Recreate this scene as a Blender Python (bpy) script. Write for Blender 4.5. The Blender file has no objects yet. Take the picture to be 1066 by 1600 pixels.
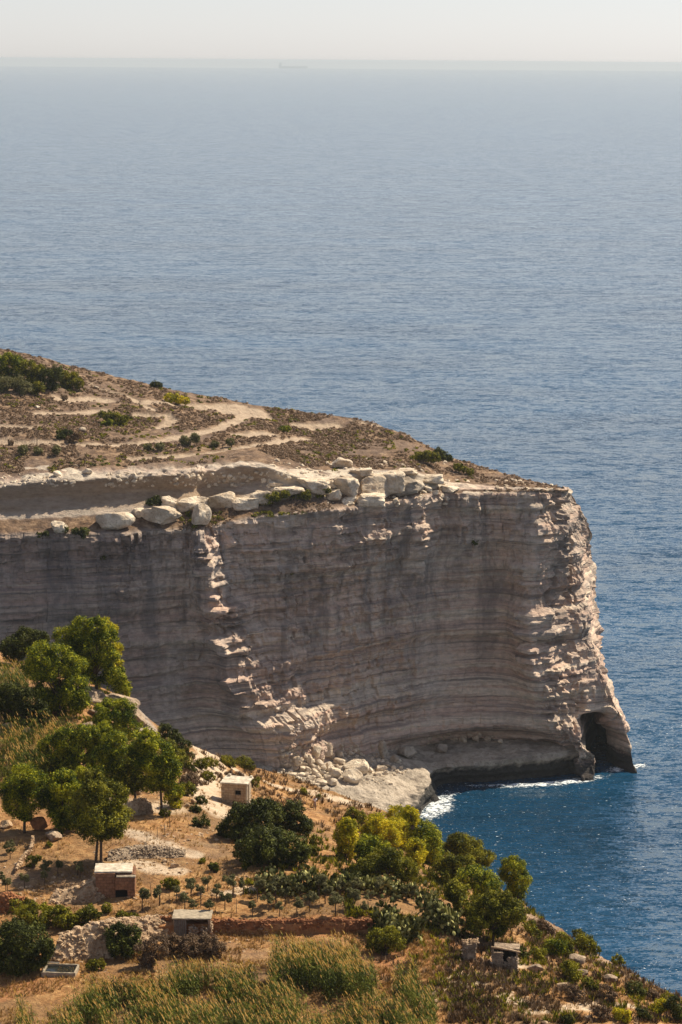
import bpy, bmesh, math, random
import numpy as np
from mathutils import Vector, Matrix
from mathutils.bvhtree import BVHTree

random.seed(7)
rng = np.random.default_rng(7)
R = math.radians
SC = bpy.context.scene
COL = SC.collection

# ------------------------------------------------------------------ camera, sky, sun, exposure
H = 155.0                       # camera height above the sea (m)
F = 4000.0                      # focal length in pixels of the 1066x1600 photograph
PITCH = math.atan(706.0 / F)
ROLL = R(0.42)
cam_d = bpy.data.cameras.new('camera')
cam_d.sensor_fit = 'VERTICAL'; cam_d.sensor_height = 36.0; cam_d.lens = F / 1600 * 36.0
cam_d.clip_start = 1.0; cam_d.clip_end = 120000
cam = bpy.data.objects.new('camera', cam_d); COL.objects.link(cam)
cam.location = (0, 0, H)
CM = Matrix.Rotation(math.pi / 2 - PITCH, 3, 'X') @ Matrix.Rotation(ROLL, 3, 'Z')
cam.rotation_euler = CM.to_euler()
SC.camera = cam

SUN_EL = R(50); SUN_AZ = R(32)   # azimuth measured from +X towards +Y (the sun stands to the right and a little ahead)
SD = Vector((math.cos(SUN_AZ) * math.cos(SUN_EL), math.sin(SUN_AZ) * math.cos(SUN_EL), math.sin(SUN_EL)))
world = bpy.data.worlds.new('World'); SC.world = world; world.use_nodes = True
wn = world.node_tree.nodes; wl = world.node_tree.links
sky = wn.new('ShaderNodeTexSky'); sky.sky_type = 'NISHITA'; sky.sun_disc = False
sky.sun_elevation = SUN_EL; sky.sun_rotation = math.pi / 2 - SUN_AZ
sky.air_density = 1.0; sky.dust_density = 0.35; sky.ozone_density = 1.5; sky.altitude = 100
bg = wn['Background']; bg.inputs['Strength'].default_value = 0.076
hsv = wn.new('ShaderNodeHueSaturation'); hsv.inputs['Saturation'].default_value = 0.48
tint = wn.new('ShaderNodeMix'); tint.data_type = 'RGBA'; tint.blend_type = 'MULTIPLY'; tint.inputs[0].default_value = 1.0
tint.inputs[7].default_value = (.97, .985, 1.09, 1)
wl.new(sky.outputs[0], hsv.inputs['Color']); wl.new(hsv.outputs[0], tint.inputs[6]); wl.new(tint.outputs[2], bg.inputs['Color'])
sl = bpy.data.lights.new('sun', 'SUN'); sl.energy = 5.0; sl.angle = R(0.5); sl.color = (1.0, 0.90, 0.72)
so = bpy.data.objects.new('sun', sl); COL.objects.link(so)
so.rotation_euler = SD.to_track_quat('Z', 'Y').to_euler()
SC.view_settings.view_transform = 'Standard'; SC.view_settings.look = 'None'
SC.view_settings.exposure = 0.62; SC.view_settings.gamma = 1.0
SC.cycles.max_bounces = 6; SC.cycles.diffuse_bounces = 3; SC.cycles.glossy_bounces = 2
SC.cycles.transparent_max_bounces = 12; SC.cycles.transmission_bounces = 3; SC.cycles.volume_bounces = 0
SC.cycles.use_denoising = True
SC.cycles.sample_clamp_direct = 0; SC.cycles.sample_clamp_indirect = 4
SC.cycles.caustics_reflective = False; SC.cycles.caustics_refractive = False

# ------------------------------------------------------------------ placing: where a sight line of the photograph meets the place
def ray(px, py):
    v = CM @ Vector(((px - 533) / F, -(py - 800) / F, -1.0))
    return v
def PD(px, py, D):               # point on the sight line at ground distance D
    v = ray(px, py); return Vector((0, 0, H)) + v * (D / v.y)
def PZ(px, py, z):
    v = ray(px, py); return Vector((0, 0, H)) + v * ((z - H) / v.z)
def Q(px, D, z):                 # point in column px at distance D and height z
    py = 800.0
    for _ in range(12):
        p = PD(px, py, D); py += (p.z - z) / D * F
    return PD(px, py, D)

# ------------------------------------------------------------------ noise
def _h(ix, iy, iz):
    n = (ix.astype(np.int64) * 374761393 + iy.astype(np.int64) * 668265263 + iz.astype(np.int64) * 2147483647 % 1274126177) & 0xffffffff
    n = (n ^ (n >> 13)) * 1274126177 & 0xffffffff
    n = (n ^ (n >> 16)) * 2246822519 & 0xffffffff
    return ((n ^ (n >> 15)) & 0xffff) / 65535.0
def vn(x, y, z=0.0):
    x, y, z = np.broadcast_arrays(np.asarray(x, float), np.asarray(y, float), np.asarray(z, float))
    ix, iy, iz = np.floor(x), np.floor(y), np.floor(z)
    fx, fy, fz = x - ix, y - iy, z - iz
    fx = fx * fx * (3 - 2 * fx); fy = fy * fy * (3 - 2 * fy); fz = fz * fz * (3 - 2 * fz)
    r = 0
    for a in (0, 1):
        wa = fx if a else 1 - fx
        for b in (0, 1):
            wb = fy if b else 1 - fy
            for c in (0, 1):
                r = r + wa * wb * (fz if c else 1 - fz) * _h(ix + a, iy + b, iz + c)
    return r * 2 - 1
def fbm(x, y, z=0.0, o=4):
    r = 0; a = 1; t = 0
    for i in range(o):
        k = 2.03 ** i
        r = r + a * vn(x * k + 17.3 * i, y * k + 5.1 * i, z * k + 9.7 * i); t += a; a *= .5
    return r / t
def ss(a, b, x):
    t = np.clip((x - a) / (b - a), 0, 1); return t * t * (3 - 2 * t)

# ------------------------------------------------------------------ meshes
def mk(name, V, Fc, mat, parent=None, smooth=False, at=None, attrs=None):
    V = np.asarray(V, np.float64).reshape(-1, 3)
    o_at = np.zeros(3) if at is None else np.array(at, float)
    me = bpy.data.meshes.new(name)
    Fl = Fc if isinstance(Fc, list) else [Fc]
    Fl = [np.asarray(f, np.int32) for f in Fl if len(f)]
    me.vertices.add(len(V)); me.vertices.foreach_set('co', (V - o_at).astype(np.float32).ravel())
    idx = np.concatenate([f.ravel() for f in Fl]); tot = np.concatenate([np.full(len(f), f.shape[1], np.int32) for f in Fl])
    me.loops.add(len(idx)); me.loops.foreach_set('vertex_index', idx)
    me.polygons.add(len(tot)); st = np.concatenate([[0], np.cumsum(tot)[:-1]]).astype(np.int32)
    me.polygons.foreach_set('loop_start', st); me.polygons.foreach_set('loop_total', tot)
    me.update(calc_edges=True); me.validate()
    if attrs:
        for k, a in attrs.items():
            if a.ndim == 1:
                at_ = me.attributes.new(k, 'FLOAT', 'POINT'); at_.data.foreach_set('value', a.astype(np.float32))
            else:
                at_ = me.color_attributes.new(k, 'FLOAT_COLOR', 'POINT')
                c = np.ones((len(V), 4), np.float32); c[:, :3] = a; at_.data.foreach_set('color', c.ravel())
    me.polygons.foreach_set('use_smooth', np.full(len(tot), bool(smooth)))
    if mat is not None: me.materials.append(mat)
    o = bpy.data.objects.new(name, me); COL.objects.link(o)
    if parent is not None: o.parent = parent
    o.location = o_at if parent is None else (o_at if at is not None else (0, 0, 0))
    return o
def tag(o, label=None, cat=None, group=None, kind=None):
    if label: o['label'] = label
    if cat: o['category'] = cat
    if group: o['group'] = group
    if kind: o['kind'] = kind
    return o
def thing(name, label, cat, loc, rz=0, group=None):
    o = bpy.data.objects.new(name, None); COL.objects.link(o); o.location = loc; o.rotation_euler = (0, 0, rz)
    o.empty_display_size = .3
    return tag(o, label, cat, group)
def copy_tree(o, parent=None):
    c = o.copy(); COL.objects.link(c); c.parent = parent
    for ch in [k for k in bpy.data.objects if k.parent == o and k is not c]: copy_tree(ch, c)
    return c
ORD = ['zeroth', 'first', 'second', 'third', 'fourth', 'fifth', 'sixth', 'seventh', 'eighth', 'ninth', 'tenth', 'eleventh', 'twelfth',
       'thirteenth', 'fourteenth', 'fifteenth', 'sixteenth', 'seventeenth', 'eighteenth', 'nineteenth', 'twentieth', 'twenty-first',
       'twenty-second', 'twenty-third', 'twenty-fourth', 'twenty-fifth', 'twenty-sixth', 'twenty-seventh', 'twenty-eighth']

# ------------------------------------------------------------------ materials
def mat(name):
    m = bpy.data.materials.new(name); m.use_nodes = True
    nt = m.node_tree; b = nt.nodes['Principled BSDF']; b.inputs['Roughness'].default_value = .9
    if 'Specular IOR Level' in b.inputs: b.inputs['Specular IOR Level'].default_value = .2
    return m, nt, b
class G:
    def __init__(s, nt): s.nt = nt; s.N = nt.nodes; s.L = nt.links
    def n(s, t, **k):
        x = s.N.new(t)
        for a, v in k.items(): setattr(x, a, v)
        return x
    def link(s, a, b): s.L.new(a, b)
    def pos(s): return s.n('ShaderNodeNewGeometry').outputs['Position']
    def mapv(s, v, sc):
        m = s.n('ShaderNodeMapping'); m.inputs['Scale'].default_value = sc; s.link(v, m.inputs['Vector']); return m.outputs[0]
    def noise(s, v, scale, detail=4, rough=.55, dist=0):
        x = s.n('ShaderNodeTexNoise'); x.inputs['Scale'].default_value = scale; x.inputs['Detail'].default_value = detail
        x.inputs['Roughness'].default_value = rough; x.inputs['Distortion'].default_value = dist
        s.link(v, x.inputs['Vector']); return x.outputs['Fac']
    def ramp(s, f, stops, interp='LINEAR'):
        r = s.n('ShaderNodeValToRGB'); r.color_ramp.interpolation = interp; e = r.color_ramp.elements
        while len(e) < len(stops): e.new(.5)
        for i, (p, c) in enumerate(stops):
            e[i].position = p; e[i].color = (c, c, c, 1) if isinstance(c, (int, float)) else (*c, 1)
        s.link(f, r.inputs[0]); return r.outputs[0]
    def mix(s, f, a, b, mode='MIX'):
        x = s.n('ShaderNodeMix'); x.data_type = 'RGBA'; x.blend_type = mode
        for sock, v in ((0, f), (6, a), (7, b)):
            if isinstance(v, bpy.types.NodeSocket): s.link(v, x.inputs[sock])
            elif sock == 0: x.inputs[0].default_value = v
            else: x.inputs[sock].default_value = (*v, 1)
        return x.outputs[2]
    def math(s, op, a, b=0.0):
        x = s.n('ShaderNodeMath'); x.operation = op
        for i, v in enumerate((a, b)):
            if isinstance(v, bpy.types.NodeSocket): s.link(v, x.inputs[i])
            else: x.inputs[i].default_value = v
        return x.outputs[0]
    def attr(s, name, out='Fac'):
        x = s.n('ShaderNodeAttribute'); x.attribute_name = name; return x.outputs[out]
    def bump(s, h, strength, dist, b):
        x = s.n('ShaderNodeBump'); x.inputs['Strength'].default_value = strength; x.inputs['Distance'].default_value = dist
        s.link(h, x.inputs['Height']); s.link(x.outputs[0], b.inputs['Normal']); return x

def m_cliff():
    m, nt, b = mat('limestone_cliff'); g = G(nt); P = g.pos()
    band = g.noise(g.mapv(P, (.006, .006, .30)), 1.0, 7, .62, .35)
    band2 = g.noise(g.mapv(P, (.03, .03, 1.3)), 1.0, 5, .6, .5)
    c = g.ramp(band, [(.30, (.42, .295, .225)), (.43, (.70, .525, .385)), (.52, (.60, .40, .295)), (.60, (.76, .60, .44)), (.72, (.56, .42, .325))])
    c = g.mix(g.ramp(band2, [(.36, .8), (.50, 0.0)]), c, (.19, .15, .13))
    pale = g.noise(g.mapv(P, (.055, .055, .035)), 1.0, 5, .6, .8)
    c = g.mix(g.math('MULTIPLY', g.ramp(pale, [(.50, 0.0), (.66, 1.0)]), .6), c, (.66, .56, .46))
    stain = g.noise(g.mapv(P, (.22, .22, .022)), 1.0, 6, .65, .6)
    sep = g.n('ShaderNodeSeparateXYZ'); g.link(P, sep.inputs[0])
    hi = g.ramp(g.math('DIVIDE', sep.outputs[2], 60.0), [(.25, .25), (.60, .85), (1.0, 1.0)])
    st = g.math('MULTIPLY', g.ramp(stain, [(.46, 0.0), (.63, 1.0)]), hi)
    c = g.mix(g.math('MULTIPLY', st, .72), c, (.12, .105, .10))
    fine = g.noise(g.mapv(P, (.7, .7, 1.6)), 1.0, 6, .7)
    c = g.mix(g.ramp(fine, [(.3, .5), (.6, 0.0)]), c, (.17, .13, .11))
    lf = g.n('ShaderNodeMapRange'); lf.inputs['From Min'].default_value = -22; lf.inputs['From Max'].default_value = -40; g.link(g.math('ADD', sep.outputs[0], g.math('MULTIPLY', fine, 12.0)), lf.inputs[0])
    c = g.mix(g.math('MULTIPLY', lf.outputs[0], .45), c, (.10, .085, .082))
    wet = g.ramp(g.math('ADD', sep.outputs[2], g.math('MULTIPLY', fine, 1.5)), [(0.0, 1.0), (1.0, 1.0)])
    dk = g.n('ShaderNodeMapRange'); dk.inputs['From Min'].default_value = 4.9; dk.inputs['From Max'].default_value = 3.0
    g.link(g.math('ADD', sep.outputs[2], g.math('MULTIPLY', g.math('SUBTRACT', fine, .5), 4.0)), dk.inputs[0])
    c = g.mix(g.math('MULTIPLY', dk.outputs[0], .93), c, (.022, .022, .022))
    pm = g.attr('pale'); c = g.mix(pm, c, g.ramp(fine, [(.3, (.42, .34, .25)), (.65, (.62, .53, .41))]))
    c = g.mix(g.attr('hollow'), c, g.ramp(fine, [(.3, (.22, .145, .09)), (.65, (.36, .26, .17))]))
    # plateau cover
    veg = g.attr('plateau'); tr = g.attr('track')
    vn_ = g.noise(P, .55, 6, .72); vn2 = g.noise(P, .07, 5, .65); vn3 = g.noise(P, 1.9, 4, .7)
    pc = g.ramp(vn_, [(.34, (.050, .028, .015)), (.46, (.13, .076, .042)), (.56, (.24, .15, .085)), (.68, (.38, .27, .17))])
    pc = g.mix(g.ramp(vn2, [(.42, 0.0), (.62, .75)]), pc, g.ramp(vn3, [(.35, (.10, .068, .05)), (.65, (.17, .115, .085))]))
    pc = g.mix(tr, pc, g.ramp(vn_, [(.3, (.28, .20, .135)), (.7, (.46, .35, .245))]))
    c = g.mix(veg, c, pc)
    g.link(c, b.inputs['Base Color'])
    bh = g.math('ADD', g.math('MULTIPLY', fine, .6), g.math('MULTIPLY', g.noise(g.mapv(P, (1.2, 1.2, 4)), 1.0, 5, .7), .5))
    g.bump(bh, .9, .8, b)
    return m
def m_rock(name, lo, hi, dark=(.10, .08, .065), sc=.8):
    m, nt, b = mat(name); g = G(nt); P = g.pos()
    f = g.noise(P, sc, 6, .68, .4); f2 = g.noise(P, sc * .25, 4, .6)
    c = g.ramp(f, [(.3, lo), (.62, hi)])
    c = g.mix(g.ramp(f2, [(.42, .45), (.58, 0.0)]), c, dark)
    sp = g.noise(P, sc * 4, 4, .7); c = g.mix(g.ramp(sp, [(.33, .6), (.45, 0.0)]), c, dark)
    g.link(c, b.inputs['Base Color']); g.bump(g.math('ADD', f, g.math('MULTIPLY', sp, .4)), .8, .5 / sc, b)
    return m
def m_ground():
    m, nt, b = mat('dry_earth'); g = G(nt); P = g.pos()
    f = g.noise(P, .9, 7, .7, .3); f2 = g.noise(P, .11, 5, .62); f3 = g.noise(P, 4.5, 4, .75)
    c = g.ramp(f, [(.30, (.13, .058, .018)), (.47, (.31, .150, .052)), (.62, (.47, .265, .105)), (.76, (.58, .40, .20))])
    c = g.mix(g.ramp(f2, [(.40, .7), (.56, 0.0)]), c, g.ramp(f3, [(.3, (.10, .062, .03)), (.7, (.24, .15, .075))]))
    c = g.mix(g.ramp(f3, [(.35, .6), (.5, 0.0)]), c, (.11, .065, .03))
    c = g.mix(g.attr('pale'), c, g.ramp(f, [(.3, (.45, .31, .19)), (.7, (.66, .53, .38))]))
    c = g.mix(g.attr('grey'), c, g.ramp(f3, [(.3, (.13, .095, .075)), (.7, (.26, .20, .155))]))
    c = g.mix(g.attr('orange'), c, g.ramp(f, [(.3, (.26, .10, .035)), (.7, (.46, .22, .09))]))
    c = g.mix(g.attr('rocky'), c, g.ramp(f, [(.3, (.12, .09, .07)), (.5, (.30, .24, .19)), (.7, (.48, .40, .32))]))
    g.link(c, b.inputs['Base Color']); g.bump(g.math('ADD', f, g.math('MULTIPLY', f3, .35)), .9, .45, b)
    return m
def m_leaf(name, a, bcol, cc, sc=.5, trans=.25, rough=.55):
    m, nt, b = mat(name); g = G(nt); P = g.pos()
    f = g.noise(P, sc, 3, .6); w = g.n('ShaderNodeTexWhiteNoise'); w.noise_dimensions = '1D'
    g.link(g.n('ShaderNodeNewGeometry').outputs['Random Per Island'], w.inputs['W'])
    f = g.math('ADD', g.math('MULTIPLY', f, .75), g.math('MULTIPLY', w.outputs[0], .3))
    c = g.ramp(f, [(.34, a), (.50, bcol), (.66, cc)])
    g.link(c, b.inputs['Base Color']); b.inputs['Roughness'].default_value = rough
    b.inputs['Specular IOR Level'].default_value = .08
    t = g.n('ShaderNodeBsdfTranslucent'); g.link(g.mix(1.0, c, (1.25, 1.15, .5), 'MULTIPLY'), t.inputs[0])
    mx = g.n('ShaderNodeMixShader'); mx.inputs[0].default_value = trans
    g.link(b.outputs[0], mx.inputs[1]); g.link(t.outputs[0], mx.inputs[2]); g.link(mx.outputs[0], nt.nodes['Material Output'].inputs[0])
    return m
def m_flat(name, c1, c2, sc=3, rough=.85):
    m, nt, b = mat(name); g = G(nt)
    f = g.noise(g.pos(), sc, 5, .65); g.link(g.ramp(f, [(.3, c1), (.7, c2)]), b.inputs['Base Color']); b.inputs['Roughness'].default_value = rough
    g.bump(f, .4, .05, b)
    return m
def m_brick(name, c1, c2, mortar, scale):
    m, nt, b = mat(name); g = G(nt)
    t = g.n('ShaderNodeTexCoord').outputs['Object']
    br = g.n('ShaderNodeTexBrick'); br.inputs['Scale'].default_value = scale
    br.inputs['Color1'].default_value = (*c1, 1); br.inputs['Color2'].default_value = (*c2, 1); br.inputs['Mortar'].default_value = (*mortar, 1)
    br.inputs['Mortar Size'].default_value = .03; br.inputs['Brick Width'].default_value = .9; br.inputs['Row Height'].default_value = .45
    rot = g.n('ShaderNodeMapping'); rot.inputs['Rotation'].default_value = (math.pi / 2, 0, 0); g.link(t, rot.inputs['Vector'])
    g.link(rot.outputs[0], br.inputs['Vector'])
    f = g.noise(g.pos(), 3.0, 5, .7); c = g.mix(g.ramp(f, [(.35, .75), (.6, 0.0)]), br.outputs[0], mortar)
    g.link(c, b.inputs['Base Color']); g.bump(g.math('ADD', f, br.outputs['Fac']), .5, .05, b)
    return m
def m_sea():
    m, nt, b = mat('sea_water'); g = G(nt); P = g.pos()
    b.inputs['Roughness'].default_value = .12; b.inputs['IOR'].default_value = 1.33
    b.inputs['Specular IOR Level'].default_value = .5; b.inputs['Specular Tint'].default_value = (.66, .88, 1.0, 1); out = nt.nodes['Material Output']
    big = g.noise(g.mapv(P, (.004, .011, 1)), 1.0, 4, .55)
    g.link(g.ramp(big, [(.35, (.0035, .032, .068)), (.65, (.008, .054, .112))]), b.inputs['Base Color'])
    def slope(sc, amp, det):
        x = g.n('ShaderNodeTexNoise'); x.inputs['Scale'].default_value = 1.0; x.inputs['Detail'].default_value = det; x.inputs['Roughness'].default_value = .62
        g.link(g.mapv(P, sc), x.inputs['Vector'])
        a = g.n('ShaderNodeVectorMath'); a.operation = 'SUBTRACT'; g.link(x.outputs['Color'], a.inputs[0]); a.inputs[1].default_value = (.5, .5, .5)
        c = g.n('ShaderNodeVectorMath'); c.operation = 'MULTIPLY'; g.link(a.outputs[0], c.inputs[0]); c.inputs[1].default_value = (amp, amp, 0); return c.outputs[0]
    def vadd(a, c):
        x = g.n('ShaderNodeVectorMath'); x.operation = 'ADD'; g.link(a, x.inputs[0])
        if isinstance(c, tuple): x.inputs[1].default_value = c
        else: g.link(c, x.inputs[1])
        return x.outputs[0]
    nv = vadd(vadd(vadd(slope((.05, .13, 1), .7, 3), slope((.28, .62, 1), 1.35, 3)), slope((1.5, 2.6, 1), 1.35, 2)), (0, 0, 1))
    nz_ = g.n('ShaderNodeVectorMath'); nz_.operation = 'NORMALIZE'; g.link(nv, nz_.inputs[0]); g.link(nz_.outputs[0], b.inputs['Normal'])
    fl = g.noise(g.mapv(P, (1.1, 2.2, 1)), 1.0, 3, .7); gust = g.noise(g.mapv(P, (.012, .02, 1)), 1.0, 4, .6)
    glint_mask = g.ramp(g.math('ADD', fl, g.math('MULTIPLY', gust, .16)), [(.752, 0.0), (.78, 1.0)])  # sun glints painted into the water as specks of thresholded noise
    df = nt.nodes.new('ShaderNodeBsdfDiffuse'); df.inputs[0].default_value = (.9, .9, .88, 1)  # matt white colour of the painted glints
    mx = nt.nodes.new('ShaderNodeMixShader'); g.link(glint_mask, mx.inputs[0]); g.link(b.outputs[0], mx.inputs[1]); g.link(df.outputs[0], mx.inputs[2])
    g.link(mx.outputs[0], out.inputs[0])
    return m
M = dict(
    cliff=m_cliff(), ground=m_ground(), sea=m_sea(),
    boulder=m_rock('pale_limestone', (.50, .38, .26), (.80, .67, .50), (.24, .16, .10), .6),
    shelf=m_rock('weathered_shelf', (.27, .21, .155), (.52, .43, .33), (.11, .09, .07), .5),
    wetrock=m_rock('wet_rock', (.025, .022, .02), (.06, .052, .045), (.015, .014, .013), 1.2),
    outcrop=m_rock('outcrop_rock', (.20, .135, .09), (.46, .34, .23), (.08, .055, .035), 1.6),
    rubble=m_rock('rubble_stone', (.34, .20, .105), (.60, .43, .27), (.15, .085, .04), 1.6),
    redrubble=m_rock('red_rubble', (.20, .075, .03), (.40, .17, .07), (.08, .03, .015), 2.5),
    greyrubble=m_rock('grey_rubble', (.24, .165, .105), (.50, .38, .26), (.10, .065, .04), 2.5),
    euca=m_leaf('leaf_green', (.020, .034, .003), (.080, .110, .006), (.36, .34, .016)),
    gold=m_leaf('leaf_golden', (.075, .090, .005), (.30, .28, .012), (.62, .50, .025), trans=.35),
    dark=m_leaf('leaf_dark', (.014, .018, .003), (.036, .042, .006), (.10, .105, .014), trans=.1),
    mid=m_leaf('leaf_mid', (.026, .032, .003), (.090, .092, .008), (.28, .25, .018)),
    olive=m_leaf('leaf_olive', (.055, .055, .020), (.12, .115, .045), (.20, .18, .085)),
    brown=m_leaf('scrub_brown', (.060, .036, .020), (.115, .070, .040), (.20, .13, .075), trans=.1),
    heath=m_leaf('heath_leaf', (.115, .070, .042), (.19, .120, .075), (.29, .20, .13), trans=.1),
    reed=m_leaf('reed_leaf', (.018, .028, .003), (.068, .088, .009), (.20, .20, .03), sc=.6),
    plume=m_leaf('reed_plume', (.36, .22, .09), (.56, .37, .15), (.74, .54, .27), sc=.8, trans=.35, rough=.9),
    straw=m_leaf('dry_grass', (.15, .078, .026), (.29, .165, .060), (.46, .30, .13), sc=.4, trans=.2, rough=.9),
    cactus=m_leaf('cactus_pad', (.030, .030, .005), (.075, .075, .013), (.36, .33, .12), trans=0.0, rough=.32),
    bark=m_flat('bark', (.05, .03, .018), (.12, .08, .05), 6),
    stake=m_flat('grey_stake', (.12, .08, .05), (.22, .16, .10), 6),
    plaster=m_flat('roof_plaster', (.30, .24, .17), (.66, .57, .44), 2.2),
    concrete=m_flat('concrete', (.20, .16, .11), (.42, .34, .24), 2.5),
    shade_in=m_flat('interior_shade', (.006, .005, .004), (.014, .012, .010), 2),  # near-black colour stands in for the shade inside openings
    wood=m_flat('weathered_wood', (.10, .085, .07), (.22, .19, .155), 5),
    block=m_brick('stone_block', (.42, .31, .20), (.50, .38, .26), (.24, .165, .10), 1.6),
    redblock=m_brick('red_stone_block', (.26, .125, .065), (.32, .16, .085), (.14, .065, .035), 1.6),
    water_tank=m_flat('tank_water', (.01, .012, .01), (.02, .022, .018), 2, .15),
    skin=m_flat('skin', (.32, .18, .12), (.38, .22, .15), 8, .6),
    shirt=m_flat('white_shirt', (.74, .72, .74), (.80, .79, .82), 6),
    trousers=m_flat('brown_trousers', (.20, .14, .12), (.27, .19, .16), 6),
    hair=m_flat('dark_hair', (.015, .010, .008), (.03, .02, .015), 9),
    hull=m_flat('ship_hull', (.42, .43, .44), (.48, .49, .50), .05), shipwhite=m_flat('ship_white', (.6, .6, .6), (.7, .7, .7), .05),
)

# ------------------------------------------------------------------ sea
def build_sea():
    n = 96; rr = [0, 300, 700, 1400, 3000, 6000, 12000, 24000, 48000]
    V = [(0, 0, 0)]; Fq = []; Ft = []
    for r in rr[1:]:
        for k in range(n): V.append((r * math.cos(2 * math.pi * k / n), r * math.sin(2 * math.pi * k / n), 0))
    for k in range(n): Ft.append((0, 1 + k, 1 + (k + 1) % n))
    for j in range(len(rr) - 2):
        for k in range(n):
            a = 1 + j * n + k; c = 1 + j * n + (k + 1) % n; Fq.append((a, a + n, c + n, c))
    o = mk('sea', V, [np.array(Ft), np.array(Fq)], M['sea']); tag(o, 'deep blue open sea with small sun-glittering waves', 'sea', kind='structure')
build_sea()

# ------------------------------------------------------------------ headland: control net (foot rows: px, distance, height; top rows: px, py, distance)
ROWZ = [-3, 6, 10, 13, 24, 42]
ST = [
 ([(-950, 440)] * 6, [(-950, 870, 462), (-950, 842, 466), (-950, 786, 468), (-950, 700, 500), (-950, 580, 580), (-950, 440, 700)]),
 ([(-250, 488), (-250, 490), (-250, 491), (-250, 492), (-250, 495), (-250, 498)], [(-250, 842, 500), (-250, 815, 505), (-250, 764, 507), (-250, 700, 535), (-250, 610, 590), (-250, 500, 670)]),
 ([(0, 495), (0, 497), (0, 498), (0, 499), (0, 502), (0, 505)], [(0, 836, 508), (0, 812, 513), (0, 759, 515), (0, 700, 540), (0, 620, 585), (0, 545, 640)]),
 ([(160, 500), (160, 502), (160, 503), (158, 504), (154, 507), (150, 510)], [(150, 832, 512), (150, 806, 517), (150, 746, 520), (150, 695, 545), (140, 635, 590), (135, 578, 640)]),
 ([(350, 512), (345, 515), (335, 516), (330, 517), (306, 519), (291, 518)], [(288, 828, 517), (290, 800, 522), (290, 738, 526), (290, 700, 548), (270, 645, 590), (250, 603, 635)]),
 ([(445, 514), (436, 517), (426, 517), (420, 517), (392, 514), (345, 515)], [(316, 826, 518), (322, 794, 526), (325, 734, 530), (325, 700, 550), (305, 650, 590), (280, 610, 632)]),
 ([(472, 525), (467, 529), (462, 528), (456, 528), (448, 527), (424, 530)], [(390, 812, 529), (395, 786, 534), (405, 728, 539), (400, 705, 555), (390, 665, 590), (380, 629, 625)]),
 ([(515, 535), (515, 541), (510, 541), (510, 541), (500, 542), (490, 542)], [(480, 800, 538), (480, 776, 543), (485, 748, 546), (485, 715, 560), (480, 685, 590), (480, 644, 618)]),
 ([(580, 545), (580, 551), (578, 551), (575, 552), (570, 554), (565, 553)], [(560, 790, 549), (560, 771, 552), (560, 742, 555), (560, 715, 568), (560, 690, 590), (560, 655, 610)]),
 ([(640, 560), (640, 563), (640, 558), (640, 559), (640, 562), (641, 562)], [(645, 775, 558), (645, 762, 560), (645, 740, 563), (645, 722, 571), (640, 705, 582), (630, 677, 598)]),
 ([(700, 562), (700, 567), (700, 559), (700, 560), (700, 564), (700, 564)], [(700, 770, 562), (700, 765, 563), (700, 755, 566), (700, 745, 571), (700, 733, 577), (700, 712, 588)]),
 ([(790, 560), (790, 564), (790, 557), (790, 557), (790, 561), (785, 563)], [(780, 769, 561), (780, 765, 562), (780, 761, 564), (780, 756, 567), (780, 750, 571), (780, 737, 580)]),
 ([(884, 553), (878, 557), (868, 553), (860, 553), (834, 552), (830, 556)], [(840, 767, 558), (840, 765, 559.5), (840, 763, 561), (840, 761, 564), (840, 758, 567), (838, 752, 573)]),
 ([(931, 549), (921, 553), (914, 555), (911, 557), (905, 561), (895, 566)], [(880, 767, 565), (879, 765, 565.5), (878, 764, 566), (876, 763, 566.5), (872, 761, 566), (868, 759, 569)]),
 ([(936, 592), (930, 592), (921, 586), (926, 559), (917, 564), (902, 568)], [(887, 766, 569), (886, 765, 569), (884, 764, 569), (880, 763, 569), (874, 761, 568), (868, 759, 570)]),
 ([(943, 569), (939, 570), (933, 569), (950, 563), (926, 567), (907, 573)], [(890, 766, 575), (888, 765, 572), (886, 764, 571.5), (882, 763, 571), (875, 761, 570.5), (868, 759, 570)]),
 ([(1006, 561), (994, 565), (986, 567), (978, 568), (934, 573), (911, 580)], [(891, 766, 583), (888, 765, 581), (884, 764, 579), (880, 763, 577), (873, 761, 574), (866, 759, 572)]),
]
DD = {6: -8, 7: -14, 8: -17, 9: -18, 10: -15, 11: -11, 12: -9, 13: -10, 14: -11, 15: -12, 16: -13}
for _i, _d in DD.items():
    _f, _t = ST[_i]
    ST[_i] = ([(px, D + _d) for px, D in _f], [(px, py, D + _d * w) for (px, py, D), w in zip(_t, (1, 1, 1, .7, .3, 0))])
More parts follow.
